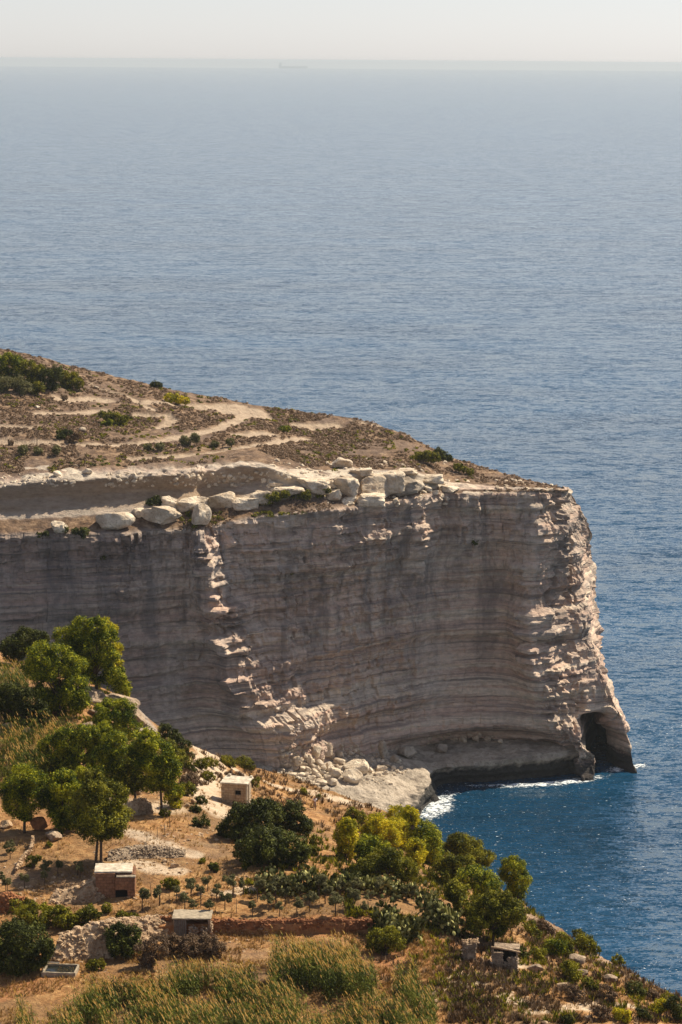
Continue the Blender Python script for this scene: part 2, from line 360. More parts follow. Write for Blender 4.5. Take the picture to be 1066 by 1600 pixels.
def headland():
    net = []
    for foot, top in ST:
        c = [Q(px, D, z) for (px, D), z in zip(foot, ROWZ)] + [PD(px, py, D) for px, py, D in top]
        # extra row: the scarp's hollow face, half way between bench and lip
        b_, t_ = c[7], c[8]; hh = t_.z - b_.z
        midp = (b_ + t_) / 2 + Vector((0, min(3.4, hh * .46), 0)) ; c.insert(8, midp)
        net.append(c)
    spine = [c[-1].copy() for c in net]
    bk = [(935, 612, 16, 44, 16), (900, 628, 14, 38, 13), (860, 640, 14, 34, 12), (800, 655, 14, 32, 11), (720, 672, 12, 32, 10), (650, 688, 12, 32, 9), (570, 704, 10, 33, 8), (480, 718, 10, 34, 7),
          (380, 730, 10, 36, 6), (280, 742, 10, 38, 5), (250, 750, 10, 40, 4), (130, 765, 10, 44, 3), (0, 780, 10, 46, 2), (-250, 800, 10, 50, 1), (-950, 860, 12, 50, 0)]
    for px, D, bat, zr, si in bk:
        c = [Q(px, D - bat * (z / 50.0), z * zr / 50.0) for z in ROWZ]
        rim = Q(px - 8, D - bat, zr); sp = spine[si]
        c.append(rim)
        for t in (.06, .10, .14, .4, .75): c.append(rim.lerp(sp, t))
        c.append(sp)
        net.append(c)
    A = np.array([[list(p) for p in c] for c in net])             # stations x rows x 3
    # dense columns: Catmull-Rom, spaced by the length of the z=13 contour
    def cr(A, i, t):
        n = len(A); p0 = A[max(i - 1, 0)]; p1 = A[i]; p2 = A[min(i + 1, n - 1)]; p3 = A[min(i + 2, n - 1)]
        return .5 * ((2 * p1) + (-p0 + p2) * t + (2 * p0 - 5 * p1 + 4 * p2 - p3) * t * t + (-p0 + 3 * p1 - 3 * p2 + p3) * t ** 3)
    cols = []; U = []
    for i in range(len(A) - 1):
        L = np.linalg.norm(A[i + 1, 3] - A[i, 3]); L = max(L, np.linalg.norm(A[i + 1, 6] - A[i, 6]), 3)
        step = .24 if 1 <= i <= 15 else (1.0 if i == 0 else 2.5)
        n = max(2, int(L / step))
        for k in range(n):
            U.append(i + k / n); cols.append(cr(A, i, k / n) * .72 + .28 * (A[i] * (1 - k / n) + A[i + 1] * k / n))
    U.append(len(A) - 1.0); U = np.array(U); cols.append(A[-1]); Cc = np.array(cols)
    # rows
    per = [22, 16, 12, 40, 60, 62, 16, 18, 18, 44, 56, 60]
    rows = []; kind = []
    for j, n in enumerate(per):
        for k in range(n):
            t = k / n; rows.append(Cc[:, j] * (1 - t) + Cc[:, j + 1] * t); kind.append(j + t)
    rows.append(Cc[:, -1]); kind.append(len(per))
    G_ = np.array(rows).transpose(1, 0, 2); kind = np.array(kind)       # cols x rows x 3
    nc, nr = G_.shape[:2]
    # slightly smooth creases between rows
    for _ in range(5):
        G_[:, 1:-1] = G_[:, 1:-1] * .5 + (G_[:, :-2] + G_[:, 2:]) * .25
    X, Y, Z = G_[..., 0], G_[..., 1], G_[..., 2]
    s = np.concatenate([[0], np.cumsum(np.linalg.norm(np.diff(G_[:, 120, :2], axis=0), axis=1))])[:, None] * np.ones((1, nr))
    T = np.gradient(G_, axis=0); T[..., 2] = 0
    T = T / (np.linalg.norm(T, axis=2, keepdims=True) + 1e-6)
    ker = np.ones(13) / 13
    for d in (0, 1): T[..., d] = np.apply_along_axis(lambda v: np.convolve(np.pad(v, 6, 'edge'), ker, 'valid'), 0, T[..., d])
    N = np.stack([T[..., 1], -T[..., 0], np.zeros_like(X)], 2)          # outward (towards the viewer on the front)
    kk = kind[None, :] * np.ones((nc, 1))
    cw = 1 - ss(5.85, 6.3, kk)                                          # cliff weight
    sc_ = ss(7.0, 7.3, kk) * (1 - ss(8.9, 9.3, kk))                     # scarp weight
    pw = ss(8.9, 9.6, kk)                                               # plateau weight
    zt = Z - .035 * X + 1.6 * fbm(X / 35, Y / 35) + .5 * fbm(s / 9, Z / 9)
    st1 = vn(zt / 4.6, s / 70, 3.0); st2 = vn(zt / 1.9, s / 30, 7.0); st3 = vn(zt / .75, s / 12, 11.0)
    d = 1.0 * np.tanh(3.0 * st1) + .68 * np.tanh(3.0 * st2) + .34 * np.tanh(2.6 * st3)
    big = 1.9 * fbm(s / 26, Z / 70, 2.0, 3) + .9 * fbm(s / 9, Z / 26, 12.0, 3)
    saw = (s / 13 + .35 * vn(s / 40, Z / 25)) % 1.0
    flute = 1 - np.abs(vn(s / 6.5, Z / 34, 5.0)) * 2
    blk = _h(np.floor(s / 2.6 + 3 * vn(s / 9, np.floor(zt / 2.1))), np.floor(zt / 2.1), np.zeros_like(s)) - .5
    blk2 = _h(np.floor(s / 1.0 + 2 * vn(s / 5, np.floor(zt / .8))), np.floor(zt / .8), np.ones_like(s)) - .5
    rough = .7 + .8 * ss(.0, .5, fbm(s / 30, Z / 22, 8.0, 2)) + .8 * ss(46, 58, Z)
    right = ss(835, 880, 533 + X / (Y + 1) * F)                         # the weathered nose
    rough = rough + .9 * right
    d = d * (.68 + .25 * right) + big + .45 * flute * rough + (.75 * blk + .38 * blk2) * rough + .35 * fbm(s / 1.3, Z / 1.1, 0.0, 3) * (.5 + rough * .6)
    crack = np.exp(-((vn(s / 15 + .4 * vn(s / 5, Z / 9), Z / 55, 21.0)) / .035) ** 2); d -= .35 * crack * (.4 + .6 * (vn(s / 20, Z / 12) > 0))
    d -= 1.6 * np.exp(-((Z - 9 - .6 * vn(s / 15, 0)) / 1.2) ** 2) * ss(560, 640, 533 + X / (Y + 1) * F) * (1 - right)
    UU = U[:, None] * np.ones((1, nr)); wz = .22 * vn(Z / 9, UU * 0 + 3.3) + .10 * vn(Z / 2.4, UU * 3) + .05 * blk
    for u0, amp, z0, z1, run in ((4.95, 2.4, 18, 60, .8), (5.38, 1.3, 20, 46, .4), (5.75, .8, 4, 24, .5), (5.2, 1.0, 26, 60, .3), (5.55, .8, 38, 60, .25), (5.9, .8, 44, 61, .2), (6.2, .7, 36, 61, .2), (6.62, .7, 44, 61, .2), (7.15, .8, 46, 61, .2), (5.6, .7, 8, 30, .3), (5.95, .5, 2, 22, .3), (8.4, .7, 44, 60, .2), (10.3, .7, 42, 60, .2), (6.3, .6, 0, 20, .5), (6.45, .8, 38, 62, .35), (6.9, .7, 44, 62, .3), (7.5, .8, 40, 62, .3), (9.15, 1.3, 44, 62, .3),
                                 (11.4, 1.1, 40, 62, .25), (11.7, .9, 25, 48, .25), (12.05, 1.6, 5, 34, .3), (12.5, 1.0, 5, 62, .25), (12.8, .8, 20, 62, .2), (3.3, .8, 30, 62, .3), (2.3, .6, 20, 50, .3)):
        t = UU - u0 - wz; prof = np.where(t < 0, np.exp(np.minimum(t, 0) / run), 0.0) * (1 - ss(-.0, .02, t))
        prof = np.where(t >= 0, np.exp(-np.maximum(t, 0) / np.where(u0 < 9, .055, .12)), prof)
        d = d + 1.5 * amp * prof * ss(z0 - 3, z0 + 3, Z) * (1 - ss(z1 - 3, z1 + 3, Z)) * (.55 + .45 * (vn(zt / 2.6, UU * 2) > -.3)) * (.35 + .65 * ss(-.25, .05, vn(zt / .85, UU * 1.5, 2.0)))
    sw_ = (s / 7.5 + .5 * vn(s / 14, Z / 16) + .12 * vn(Z / 2.5, s / 5)) % 1.0
    d = d + (.55 + .5 * right) * rough * sw_ ** 2 * ss(-.1, .4, vn(s / 18, Z / 12, 31.0) + .35 * right)
    d = (d - 2.0 * right - .5) * (1 - .45 * ss(13.3, 14.2, UU) * (1 - ss(17, 18, UU)))
    G_ += N * (d * cw)[..., None]
    sd = .9 * fbm(s / 14, Z / 3, 4.0, 3) + .25 * fbm(s / 3, Z / 1.2, 0, 3)
    leftw = 1 - ss(395, 450, 533 + X / (Y + 1) * F)
    G_ += N * (sd * sc_ * (.15 + .85 * (1 - leftw)))[..., None]
    lip = np.exp(-((kk - 9.15) / .28) ** 2)
    G_[..., 2] += lip * leftw * (1.0 * fbm(s / 3.2, Y / 3, 6.0, 3)) ; G_ += N * (lip * leftw * 1.3 * fbm(s / 2.2, Z, 3.0, 3))[..., None]
    G_[..., 2] += pw * (1.1 * fbm(X / 16, Y / 16, 1.0, 4) * ss(9.2, 10, kk) * (1 - .7 * ss(11.5, 12, kk)) + .42 * fbm(X / 2.2, Y / 3.0, 5.0, 4))
    ter = Z + .8 * vn(X / 30, Y / 30); G_[..., 2] += pw * ss(9.4, 10, kk) * (1 - ss(11.6, 12, kk)) * leftw * .55 * (np.abs(((ter / 3.4) % 1.0) - .5) * 2 - .5)
    G_[..., 2] += (1 - cw) * (1 - pw) * (1 - sc_) * .4 * fbm(X / 1.6, Y / 1.6, 2.0, 3)
    V = G_.reshape(-1, 3)
    a = (np.arange(nc - 1)[:, None] * nr + np.arange(nr - 1)[None, :]).ravel()
    Fq = np.stack([a, a + nr, a + nr + 1, a + 1], 1)
    pxs = 533 + V[:, 0] / (V[:, 1]) * F
    kkf = kk.ravel(); lw = leftw.ravel()
    nz = fbm(V[:, 0] / 4, V[:, 1] / 4, V[:, 2] / 4, 4)
    pale = ss(6.95, 7.05, kkf) * (1 - ss(9.0, 9.25, kkf)) * (.85 - .42 * lw) * (1 - ss(690, 720, pxs))
    pale = np.maximum(pale, np.exp(-((kkf - 9.2) / .30) ** 2) * ss(-.10, .12, nz) * (1 - ss(600, 700, pxs)) * (1 - .6 * ss(130, 240, pxs) * (1 - ss(380, 430, pxs))) * (1 - .6 * ss(380, 430, pxs) * (1 - ss(440, 480, pxs))))
    pale = np.maximum(pale, .8 * ss(0.02, .2, nz) * np.exp(-((kkf - 6.2) / .35) ** 2) * ss(600, 640, pxs))
    pl = ss(9.1, 9.35, kkf) + ss(5.95, 6.25, kkf) * (1 - ss(6.9, 7.05, kkf))
    pl = np.clip(pl, 0, 1) * (1 - .9 * (pale > .5))
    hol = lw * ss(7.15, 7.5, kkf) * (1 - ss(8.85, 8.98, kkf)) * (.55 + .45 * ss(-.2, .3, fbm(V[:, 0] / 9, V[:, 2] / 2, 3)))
    return V, Fq, pale, pl, kkf, hol
HV, HF, Hpale, Hplat, Hk, Hhol = headland()
BH = BVHTree.FromPolygons([Vector(v) for v in HV], HF.tolist())
EYE = Vector((0, 0, H))
def hit(bvh, px, py):
    r = bvh.ray_cast(EYE, ray(px, py).normalized(), 5000)
    return r[0]
def dist_poly(V, pts):
    d = np.full(len(V), 1e9)
    for a, b in zip(pts[:-1], pts[1:]):
        a = np.array([a.x, a.y]); b = np.array([b.x, b.y]); ab = b - a
        t = np.clip(((V[:, :2] - a) @ ab) / (ab @ ab + 1e-9), 0, 1)
        d = np.minimum(d, np.linalg.norm(V[:, :2] - (a + t[:, None] * ab), axis=1))
    return d
def hits(bvh, L):
    r = [hit(bvh, *p) for p in L]; return [p for p in r if p is not None]
tr = np.zeros(len(HV))
fz = fbm(HV[:, 0] / 3, HV[:, 1] / 3, 0, 3)
for L, w in [([(0, 690), (60, 692), (140, 694), (220, 692), (290, 680), (345, 668), (375, 655), (385, 642), (375, 632)], 2.6),
             ([(385, 645), (415, 652), (400, 640), (370, 632)], 3.4),
             ([(210, 716), (280, 712), (340, 705), (420, 694), (480, 684)], 2.2),
             ([(55, 646), (110, 645), (160, 640)], 3.0), ([(100, 625), (150, 622), (165, 625)], 4.5), ([(240, 628), (300, 637), (350, 633), (360, 645)], 5.0),
             ([(215, 648), (260, 650), (270, 655), (250, 668)], 2.5), ([(380, 678), (415, 676)], 5.0), ([(470, 664), (520, 664)], 4.0), ([(0, 664), (60, 666)], 2.0),
             ([(140, 598), (200, 618), (240, 640)], 1.6), ([(550, 655), (600, 668)], 1.5)]:
    P_ = hits(BH, L)
    if len(P_) > 1: tr = np.maximum(tr, 1 - ss(w * .42, w * .80, dist_poly(HV, P_) + fz * .9))
HV[:, 2] -= tr * .35 * (Hk > 9.3)
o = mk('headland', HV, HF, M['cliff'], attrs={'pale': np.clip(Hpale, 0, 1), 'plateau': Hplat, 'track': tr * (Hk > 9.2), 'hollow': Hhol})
tag(o, 'banded limestone headland with sheer cliffs and a scrubby top', 'headland', kind='structure')

# ------------------------------------------------------------------ rock shelf at the cliff foot
def shelf():
    inner = [(400, 1190, 11), (440, 1185, 10), (520, 1178, 9), (590, 1170, 8.5), (615, 1163, 8), (640, 1158, 7.5), (660, 1155, 7), (690, 1152, 7), (740, 1151, 7), (790, 1152, 7), (850, 1160, 6.5), (905, 1168, 6.2), (915, 1172, 6)]
    edge = [(400, 1330, 5), (500, 1320, 4), (590, 1285, 3.4), (632, 1268, 3.4), (655, 1252, 3.6), (668, 1228, 4.2), (672, 1204, 4.8), (690, 1196, 5.2), (740, 1191, 5.4), (790, 1187, 5.5), (850, 1180, 5.6), (905, 1173, 5.6), (929, 1180, 5.4)]
    low = [(400, 1360, -2.5), (500, 1345, -2.5), (600, 1315, -2.5), (648, 1296, -2.5), (672, 1276, -2.5), (690, 1262, -2.5), (692, 1245, -2.5), (702, 1239, -2.5), (742, 1236, -2.5), (792, 1234, -2.5), (852, 1229, -2.5), (910, 1222, -2.5), (938, 1208, -2.5)]
    inn2 = [(px, py - 30, z + .5) for px, py, z in inner]
    A = np.array([[list(PZ(*r[i])) for r in (inn2, inner, edge, low)] for i in range(len(inner))])
    cols = []
    for i in range(len(A) - 1):
        n = max(4, int(np.linalg.norm(A[i + 1, 2] - A[i, 2]) / .22), int(np.linalg.norm(A[i + 1, 1] - A[i, 1]) / .3))
        for k in range(n):
            t = k / n
            p0 = A[max(i - 1, 0)]; p1 = A[i]; p2 = A[i + 1]; p3 = A[min(i + 2, len(A) - 1)]
            cr = .5 * ((2 * p1) + (-p0 + p2) * t + (2 * p0 - 5 * p1 + 4 * p2 - p3) * t * t + (-p0 + 3 * p1 - 3 * p2 + p3) * t ** 3)
            cols.append(cr * .6 + .4 * (p1 * (1 - t) + p2 * t))
    cols.append(A[-1]); C_ = np.array(cols); rows = []; kd = []
    for j, n in enumerate([6, 60, 34]):
        for k in range(n):
            rows.append(C_[:, j] * (1 - k / n) + C_[:, j + 1] * k / n); kd.append(j + k / n)
    rows.append(C_[:, 3]); kd.append(3)
    g_ = np.array(rows).transpose(1, 0, 2)
    for _ in range(4): g_[:, 1:-1] = g_[:, 1:-1] * .5 + (g_[:, :-2] + g_[:, 2:]) * .25
    nc, nr = g_.shape[:2]; k = np.array(kd)[None] * np.ones((nc, 1))
    X, Y, Z = g_[..., 0].copy(), g_[..., 1].copy(), g_[..., 2].copy()
    T = np.gradient(g_, axis=0); T[..., 2] = 0; T /= np.linalg.norm(T, axis=2, keepdims=True) + 1e-6
    N = np.stack([T[..., 1], -T[..., 0], 0 * X], 2)
    sw = ss(1.9, 2.05, k)
    g_ += N * ((.9 * fbm(X / 5, Y / 5, Z / 3, 3) + .35 * np.tanh(3 * vn(Z / .9, X / 12)) + .35 * fbm(X / 1.1, Y / 1.1, Z / .8, 3) - .9 * np.exp(-((Z - 1.0) / .9) ** 2)) * sw)[..., None]
    tw = 1 - ss(1.85, 2.0, k)
    st = vn(X / 7, Y / 5, 2) ; g_[..., 2] += tw * (.5 * fbm(X / 4, Y / 3, 0, 4) + .25 * np.tanh(4 * st) + .22 * fbm(X / .9, Y / .9, 4, 3))
    V = g_.reshape(-1, 3); a = (np.arange(nc - 1)[:, None] * nr + np.arange(nr - 1)[None]).ravel()
    return V, np.stack([a, a + nr, a + nr + 1, a + 1], 1)
SV, SF = shelf()
sm = M['shelf']; g = G(sm.node_tree); b = sm.node_tree.nodes['Principled BSDF']
src = b.inputs['Base Color'].links[0].from_socket; sp = g.n('ShaderNodeSeparateXYZ'); g.link(g.pos(), sp.inputs[0])
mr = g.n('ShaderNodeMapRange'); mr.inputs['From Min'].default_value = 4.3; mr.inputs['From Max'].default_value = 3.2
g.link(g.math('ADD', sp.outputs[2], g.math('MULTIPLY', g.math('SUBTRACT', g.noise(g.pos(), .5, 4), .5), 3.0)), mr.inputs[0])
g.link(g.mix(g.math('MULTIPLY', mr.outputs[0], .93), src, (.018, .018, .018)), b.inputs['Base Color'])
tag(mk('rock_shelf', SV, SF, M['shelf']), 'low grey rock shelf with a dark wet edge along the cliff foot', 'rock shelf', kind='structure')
BS = BVHTree.FromPolygons([Vector(v) for v in np.vstack([HV, SV])], np.vstack([HF, SF + len(HV)]).tolist())

# ------------------------------------------------------------------ foreground slope: height field through surveyed points
EDGE = [(-500, 950, 335), (-100, 985, 330), (0, 1015, 322), (100, 1055, 305), (200, 1087, 297), (250, 1130, 294), (300, 1165, 299), (350, 1188, 311), (400, 1200, 321), (450, 1209, 325), (530, 1238, 318),
        (600, 1268, 308), (660, 1306, 295), (720, 1346, 281), (780, 1386, 268), (830, 1420, 258), (870, 1448, 249), (900, 1470, 243), (960, 1502, 236), (1066, 1556, 225), (1200, 1632, 211), (1500, 1790, 188)]
CTL = [(533, 1600, 203), (0, 1600, 203), (1066, 1600, 212), (533, 1800, 180), (0, 1800, 180), (1066, 1800, 185), (-300, 1600, 205),
       (100, 1510, 215), (300, 1500, 216), (533, 1500, 216), (750, 1520, 215), (900, 1520, 224), (1000, 1560, 220),
       (50, 1450, 223), (250, 1465, 222), (450, 1458, 223), (600, 1455, 224), (760, 1450, 230), (0, 1400, 229), (100, 1415, 228), (300, 1425, 225.5), (500, 1425, 225.5), (620, 1420, 227),
       (180, 1395, 230), (350, 1385, 231), (500, 1385, 231), (620, 1385, 235), (50, 1350, 237), (250, 1350, 237), (380, 1350, 238), (500, 1340, 245), (600, 1340, 252), (50, 1305, 245), (250, 1300, 246), (340, 1310, 246), (400, 1300, 255), (500, 1290, 288),
       (250, 1275, 251), (100, 1270, 255), (320, 1270, 257), (340, 1245, 268), (400, 1245, 282), (492, 1265, 302), (450, 1235, 310), (560, 1265, 303), (560, 1300, 286), (660, 1340, 275), (700, 1400, 246), (780, 1430, 245), (820, 1460, 237),
       (50, 1220, 264), (150, 1230, 262), (220, 1235, 262), (30, 1160, 274), (130, 1170, 272), (200, 1150, 281), (300, 1200, 283), (370, 1212, 300), (30, 1100, 285), (120, 1100, 286), (-300, 1150, 275), (-300, 1300, 247), (-300, 1450, 224), (30, 1055, 302),
       (280, 1180, 288), (280, 1232, 266), (700, 1480, 221), (850, 1500, 225), (640, 1500, 217)]
def tps(P_, z, lam=.35):
    n = len(P_); r = np.linalg.norm(P_[:, None] - P_[None], axis=2); K = r * r * np.log(r + 1e-9); K += np.eye(n) * lam * 100
    A = np.zeros((n + 3, n + 3)); A[:n, :n] = K; A[:n, n] = 1; A[:n, n + 1:] = P_; A[n, :n] = 1; A[n + 1:, :n] = P_.T
    w = np.linalg.solve(A, np.concatenate([z, [0, 0, 0]]))
    def f(X, Y):
        o = np.zeros(len(X))
        for i0 in range(0, len(X), 60000):
            q = np.stack([X[i0:i0 + 60000], Y[i0:i0 + 60000]], 1); rr = np.linalg.norm(q[:, None] - P_[None], axis=2)
            o[i0:i0 + 60000] = (rr * rr * np.log(rr + 1e-9)) @ w[:n] + w[n] + q @ w[n + 1:]
        return o
    return f
cp = np.array([list(PD(*c)) for c in CTL + EDGE]); TPS = tps(cp[:, :2], cp[:, 2])
EP = np.array([list(PD(*c)) for c in EDGE])
WALL_PX = [(335, 1452, 222.6), (420, 1452, 222.6), (500, 1451, 222.8), (585, 1450, 223.2)]
WALL = [PD(*w) for w in WALL_PX]
def ground_z(X, Y, detail=True):
    V = np.stack([X, Y], 1); z = TPS(X, Y)
    best = np.full(len(X), 1e9); ze = np.zeros(len(X)); sgn = np.zeros(len(X))
    for a, b in zip(EP[:-1], EP[1:]):
        ab = (b - a)[:2]; L = ab @ ab; t = np.clip(((V - a[:2]) @ ab) / L, 0, 1)
        q = a[:2] + t[:, None] * ab; d = np.linalg.norm(V - q, axis=1)
        cr = ab[0] * (V[:, 1] - a[1]) - ab[1] * (V[:, 0] - a[0])
        m_ = d < best; best[m_] = d[m_]; ze[m_] = (a[2] + t * (b[2] - a[2]))[m_]; sgn[m_] = np.sign(cr)[m_]
    thp = np.interp(X / Y, EP[:, 0] / EP[:, 1], EP[:, 1]); sgn = np.sign(Y - thp)
    d = best * sgn + .9 * fbm(X / 6, Y / 6, 3, 3)                       # positive beyond the brink
    zo = ze - 1.25 * np.maximum(d, 0) - .35 * np.minimum(np.maximum(d, 0), 3)
    w = ss(-2.5, 2.0, d); z = z * (1 - w) + np.minimum(zo, z + .5) * w
    z = np.where(d > 2.0, zo, z)
    if detail:
        z = z + .28 * fbm(X / 7, Y / 7, 1, 4) + .16 * fbm(X / 1.5, Y / 1.5, 2, 4) + ss(1, 6, d) * 2.2 * fbm(X / 6, Y / 6, z / 5, 4)
    return np.maximum(z, -3.0), d
def fg():
    xs = np.arange(-78, 96, .27); ys = np.concatenate([np.arange(150, 196, 1.0), np.arange(196, 330, .27), np.arange(330, 420, .8)])
    X, Y = np.meshgrid(xs, ys, indexing='ij'); X = X.ravel(); Y = Y.ravel()
    z, d = ground_z(X, Y)
    V = np.stack([X, Y, z], 1)
    wy = np.interp(X, [w.x for w in WALL], [w.y for w in WALL]); inx = ss(WALL[0].x - 14, WALL[0].x - 9, X) * (1 - ss(WALL[-1].x, WALL[-1].x + 3, X))
    dy = Y - wy; step = np.where(dy > 0, .5 * np.exp(-dy / 3.5), -.5 * np.exp(dy / 3.0)); V[:, 2] += step * inx
    nx, ny = len(xs), len(ys); a = (np.arange(nx - 1)[:, None] * ny + np.arange(ny - 1)[None]).ravel()
    return V, np.stack([a, a + ny, a + ny + 1, a + 1], 1), d
GV, GF, Gd = fg()
BG = BVHTree.FromPolygons([Vector(v) for v in GV], GF.tolist())
def gz(x, y):
    r = BG.ray_cast(Vector((x, y, 200)), Vector((0, 0, -1))); return r[0].z if r[0] else 70.0
def gp(px, py):
    p = hit(BG, px, py)
    return p if p is not None else PD(px, py, 240)
gnz = fbm(GV[:, 0] / 1.8, GV[:, 1] / 2.4, 5, 4)
def gm(lines, k=1.0, n=1.2):
    m_ = np.zeros(len(GV))
    for L, w in lines:
        P_ = hits(BG, L)
        if len(P_) == 1: P_ = P_ * 2
        if P_: m_ = np.maximum(m_, 1 - ss(w * .5, w * 1.05, dist_poly(GV, P_) + gnz * n * w * .55))
    return m_ * k
pale = gm([([(330, 1180), (325, 1210), (318, 1240), (335, 1265)], 2.6), ([(310, 1168), (350, 1190), (400, 1200)], 3.4), ([(190, 1258), (250, 1262)], 2.6),
           ([(700, 1520), (760, 1510), (790, 1500)], 2.0), ([(690, 1545), (740, 1530)], 1.6), ([(430, 1228), (500, 1240), (560, 1258)], 2.0), ([(200, 1300), (260, 1320), (300, 1335)], 1.2), ([(205, 1350), (270, 1362)], 1.3), ([(800, 1560), (850, 1580), (980, 1570)], 1.4), ([(340, 1395), (400, 1388)], .8)], .9)
grey = gm([([(210, 1312), (290, 1318), (330, 1330)], 3.2), ([(290, 1480), (350, 1478), (390, 1490)], 2.0), ([(560, 1262), (620, 1285)], 4), ([(395, 1205), (500, 1228)], 2.6), ([(0, 1370), (120, 1372)], 3.0)], .22)
orange = gm([([(335, 1441), (585, 1440)], 1.4), ([(620, 1505), (680, 1495), (720, 1500)], 4.0), ([(230, 1450), (330, 1448)], 1.5), ([(60, 1285), (90, 1290)], 2.5), ([(0, 1540), (60, 1530)], 3), ([(700, 1480), (640, 1500)], 3.0)], .8)
nz_ = np.zeros(len(GV))
rocky = np.maximum(gm([([(140, 1085), (200, 1105), (240, 1150)], 3.2)], .9), ss(.5, 4, Gd) * (.55 + .4 * (gnz > 0)))
rocky = np.maximum(rocky, gm([([(830, 1430), (900, 1480), (1000, 1530)], 2.0)], .45))
o = mk('ground', GV, GF, M['ground'], attrs={'pale': pale, 'grey': grey, 'orange': orange, 'rocky': rocky})
tag(o, 'dry ochre terraced hillside falling away to the sea', 'ground', kind='structure')
# ------------------------------------------------------------------ rocks
def ico(sub):
    bm = bmesh.new(); bmesh.ops.create_icosphere(bm, subdivisions=sub, radius=1.0)
    v = np.array([list(x.co) for x in bm.verts]); f = np.array([[q.index for q in p.verts] for p in bm.faces]); bm.free(); return v, f
ICO1, ICO3, ICO4 = ico(1), ico(3), ico(4)
def rock_shape(seed, ic=None, cuts=9, rough=.06, blocky=False):
    r = np.random.default_rng(seed); v, f = ic or ICO3
    rad = np.full(len(v), 1.25)
    if blocky:
        a_ = r.uniform(-.35, .35); q_ = np.stack([v[:, 0] * math.cos(a_) + v[:, 1] * math.sin(a_), v[:, 1] * math.cos(a_) - v[:, 0] * math.sin(a_), v[:, 2] + .25 * v[:, 0] * r.normal()], 1)
        rad = (np.abs(q_) ** 7).sum(1) ** (-1 / 7.0)
    for _ in range(cuts):
        n = r.normal(size=3); n /= np.linalg.norm(n); dd = r.uniform(.62, .95); q = v @ n
        rad = np.where(q > .05, np.minimum(rad, dd / np.maximum(q, .05)), rad)
    p = v * rad[:, None]
    o = r.uniform(0, 50, 3)
    if blocky: rough = .13
    p = p * (1 + rough * 2.0 * fbm(p[:, 0] * 1.6 + o[0], p[:, 1] * 1.6 + o[1], p[:, 2] * 1.6 + o[2], 4))[:, None]
    p /= np.abs(p).max(0); return p, f
def boulder(px, py, w, h, label, group, m='boulder', bvh=None, name='boulder', cuts=9, cat='boulder', tilt=0.0, dep=None, sink=.12, seed=None, blocky=False):
    """px, py: centre in the photograph; w, h: its size there (pixels)"""
    base = hit(bvh or BS, px, py + h * .42)
    if base is None: return None
    D = base.y; k = D / F
    sd = seed if seed is not None else int(px * 7 + py * 13)
    p, f = rock_shape(sd, ICO4 if w > 22 else ICO3, cuts, blocky=blocky)
    hx, hz = w * k / 2, h * k / 2; hy = (dep * k / 2) if dep else min(hx, hz * 1.5) * .9
    p = p * np.array([hx, hy, hz])
    c, s_ = math.cos(tilt), math.sin(tilt); p = np.stack([p[:, 0] * c + p[:, 2] * s_, p[:, 1], -p[:, 0] * s_ + p[:, 2] * c], 1)
    loc = (base.x, base.y + hy * .35, base.z + hz * (1 - sink * 2))
    p[:, 2] += loc[2] - base.z
    o = mk(name, p + np.array([base.x, loc[1], base.z]), f, M[m], smooth=False, at=(base.x, loc[1], base.z))
    return tag(o, label, cat, group)
def small_rocks(P_, sizes, seed=0, ic=ICO1, flat=.7):
    """many loose stones as one vertex list"""
    r = np.random.default_rng(seed); pr = [rock_shape(seed * 31 + i, ic, 6, .05) for i in range(8)]
    Vs, Fs, off = [], [], 0
    for i, (p, sz) in enumerate(zip(P_, sizes)):
        v, f = pr[i % 8]; a = r.uniform(0, 6.28); c, s_ = math.cos(a), math.sin(a); b_ = r.uniform(-.5, .5); cb, sb = math.cos(b_), math.sin(b_)
        q = v * np.array([1, r.uniform(.6, 1), flat * r.uniform(.7, 1.2)]) * sz
        q = np.stack([q[:, 0] * cb + q[:, 2] * sb, q[:, 1], -q[:, 0] * sb + q[:, 2] * cb], 1)
        q = np.stack([q[:, 0] * c - q[:, 1] * s_, q[:, 0] * s_ + q[:, 1] * c, q[:, 2]], 1) + np.array(p)
        Vs.append(q); Fs.append(f + off); off += len(q)
    return np.vstack(Vs), np.vstack(Fs)

PILE = [(140,185,60,70),(215,190,55,90),(252,135,70,80),(318,115,75,95),(398,150,65,50),(350,165,40,50),(272,205,60,60),(330,215,45,50),(370,262,80,60),(120,240,50,40),(170,245,45,40),(205,245,40,45),(240,258,45,45),
        (300,268,45,35),(105,280,60,30),(230,295,70,35),(160,275,50,25),(285,320,80,45),(350,325,75,50),(590,250,40,40),(680,262,40,30),(395,195,90,45),(290,180,40,35),(200,320,60,25),(265,235,40,40),(340,240,50,40),
        (240,340,70,20),(550,250,60,40),(150,215,45,45),(185,215,40,40),(235,225,40,36),(300,235,38,32),(320,290,44,34),(190,275,40,30),(265,285,44,30),(415,240,50,40),(140,300,50,24),(95,255,36,26)]
def cs(u, v, w, h, ox, oy, sc): return ox + u / sc, oy + v / sc, w / sc, h / sc
P8 = [cs(*p, 430, 1140, 3.948) for p in PILE]
G1 = 'fallen boulders piled at the cliff foot'
bands = sorted(P8, key=lambda p: p[1]); nb = 5
for bi in range(nb):
    bnd = sorted(bands[bi * len(bands) // nb:(bi + 1) * len(bands) // nb]); nm = ['topmost', 'second', 'middle', 'fourth', 'lowest'][bi]
    for k, (px, py, w, h) in enumerate(bnd):
        boulder(px, py, w * 1.08, h * 1.12, '%s pale boulder from the left, %s layer of the cliff foot rockfall' % (ORD[k + 1], nm), G1)
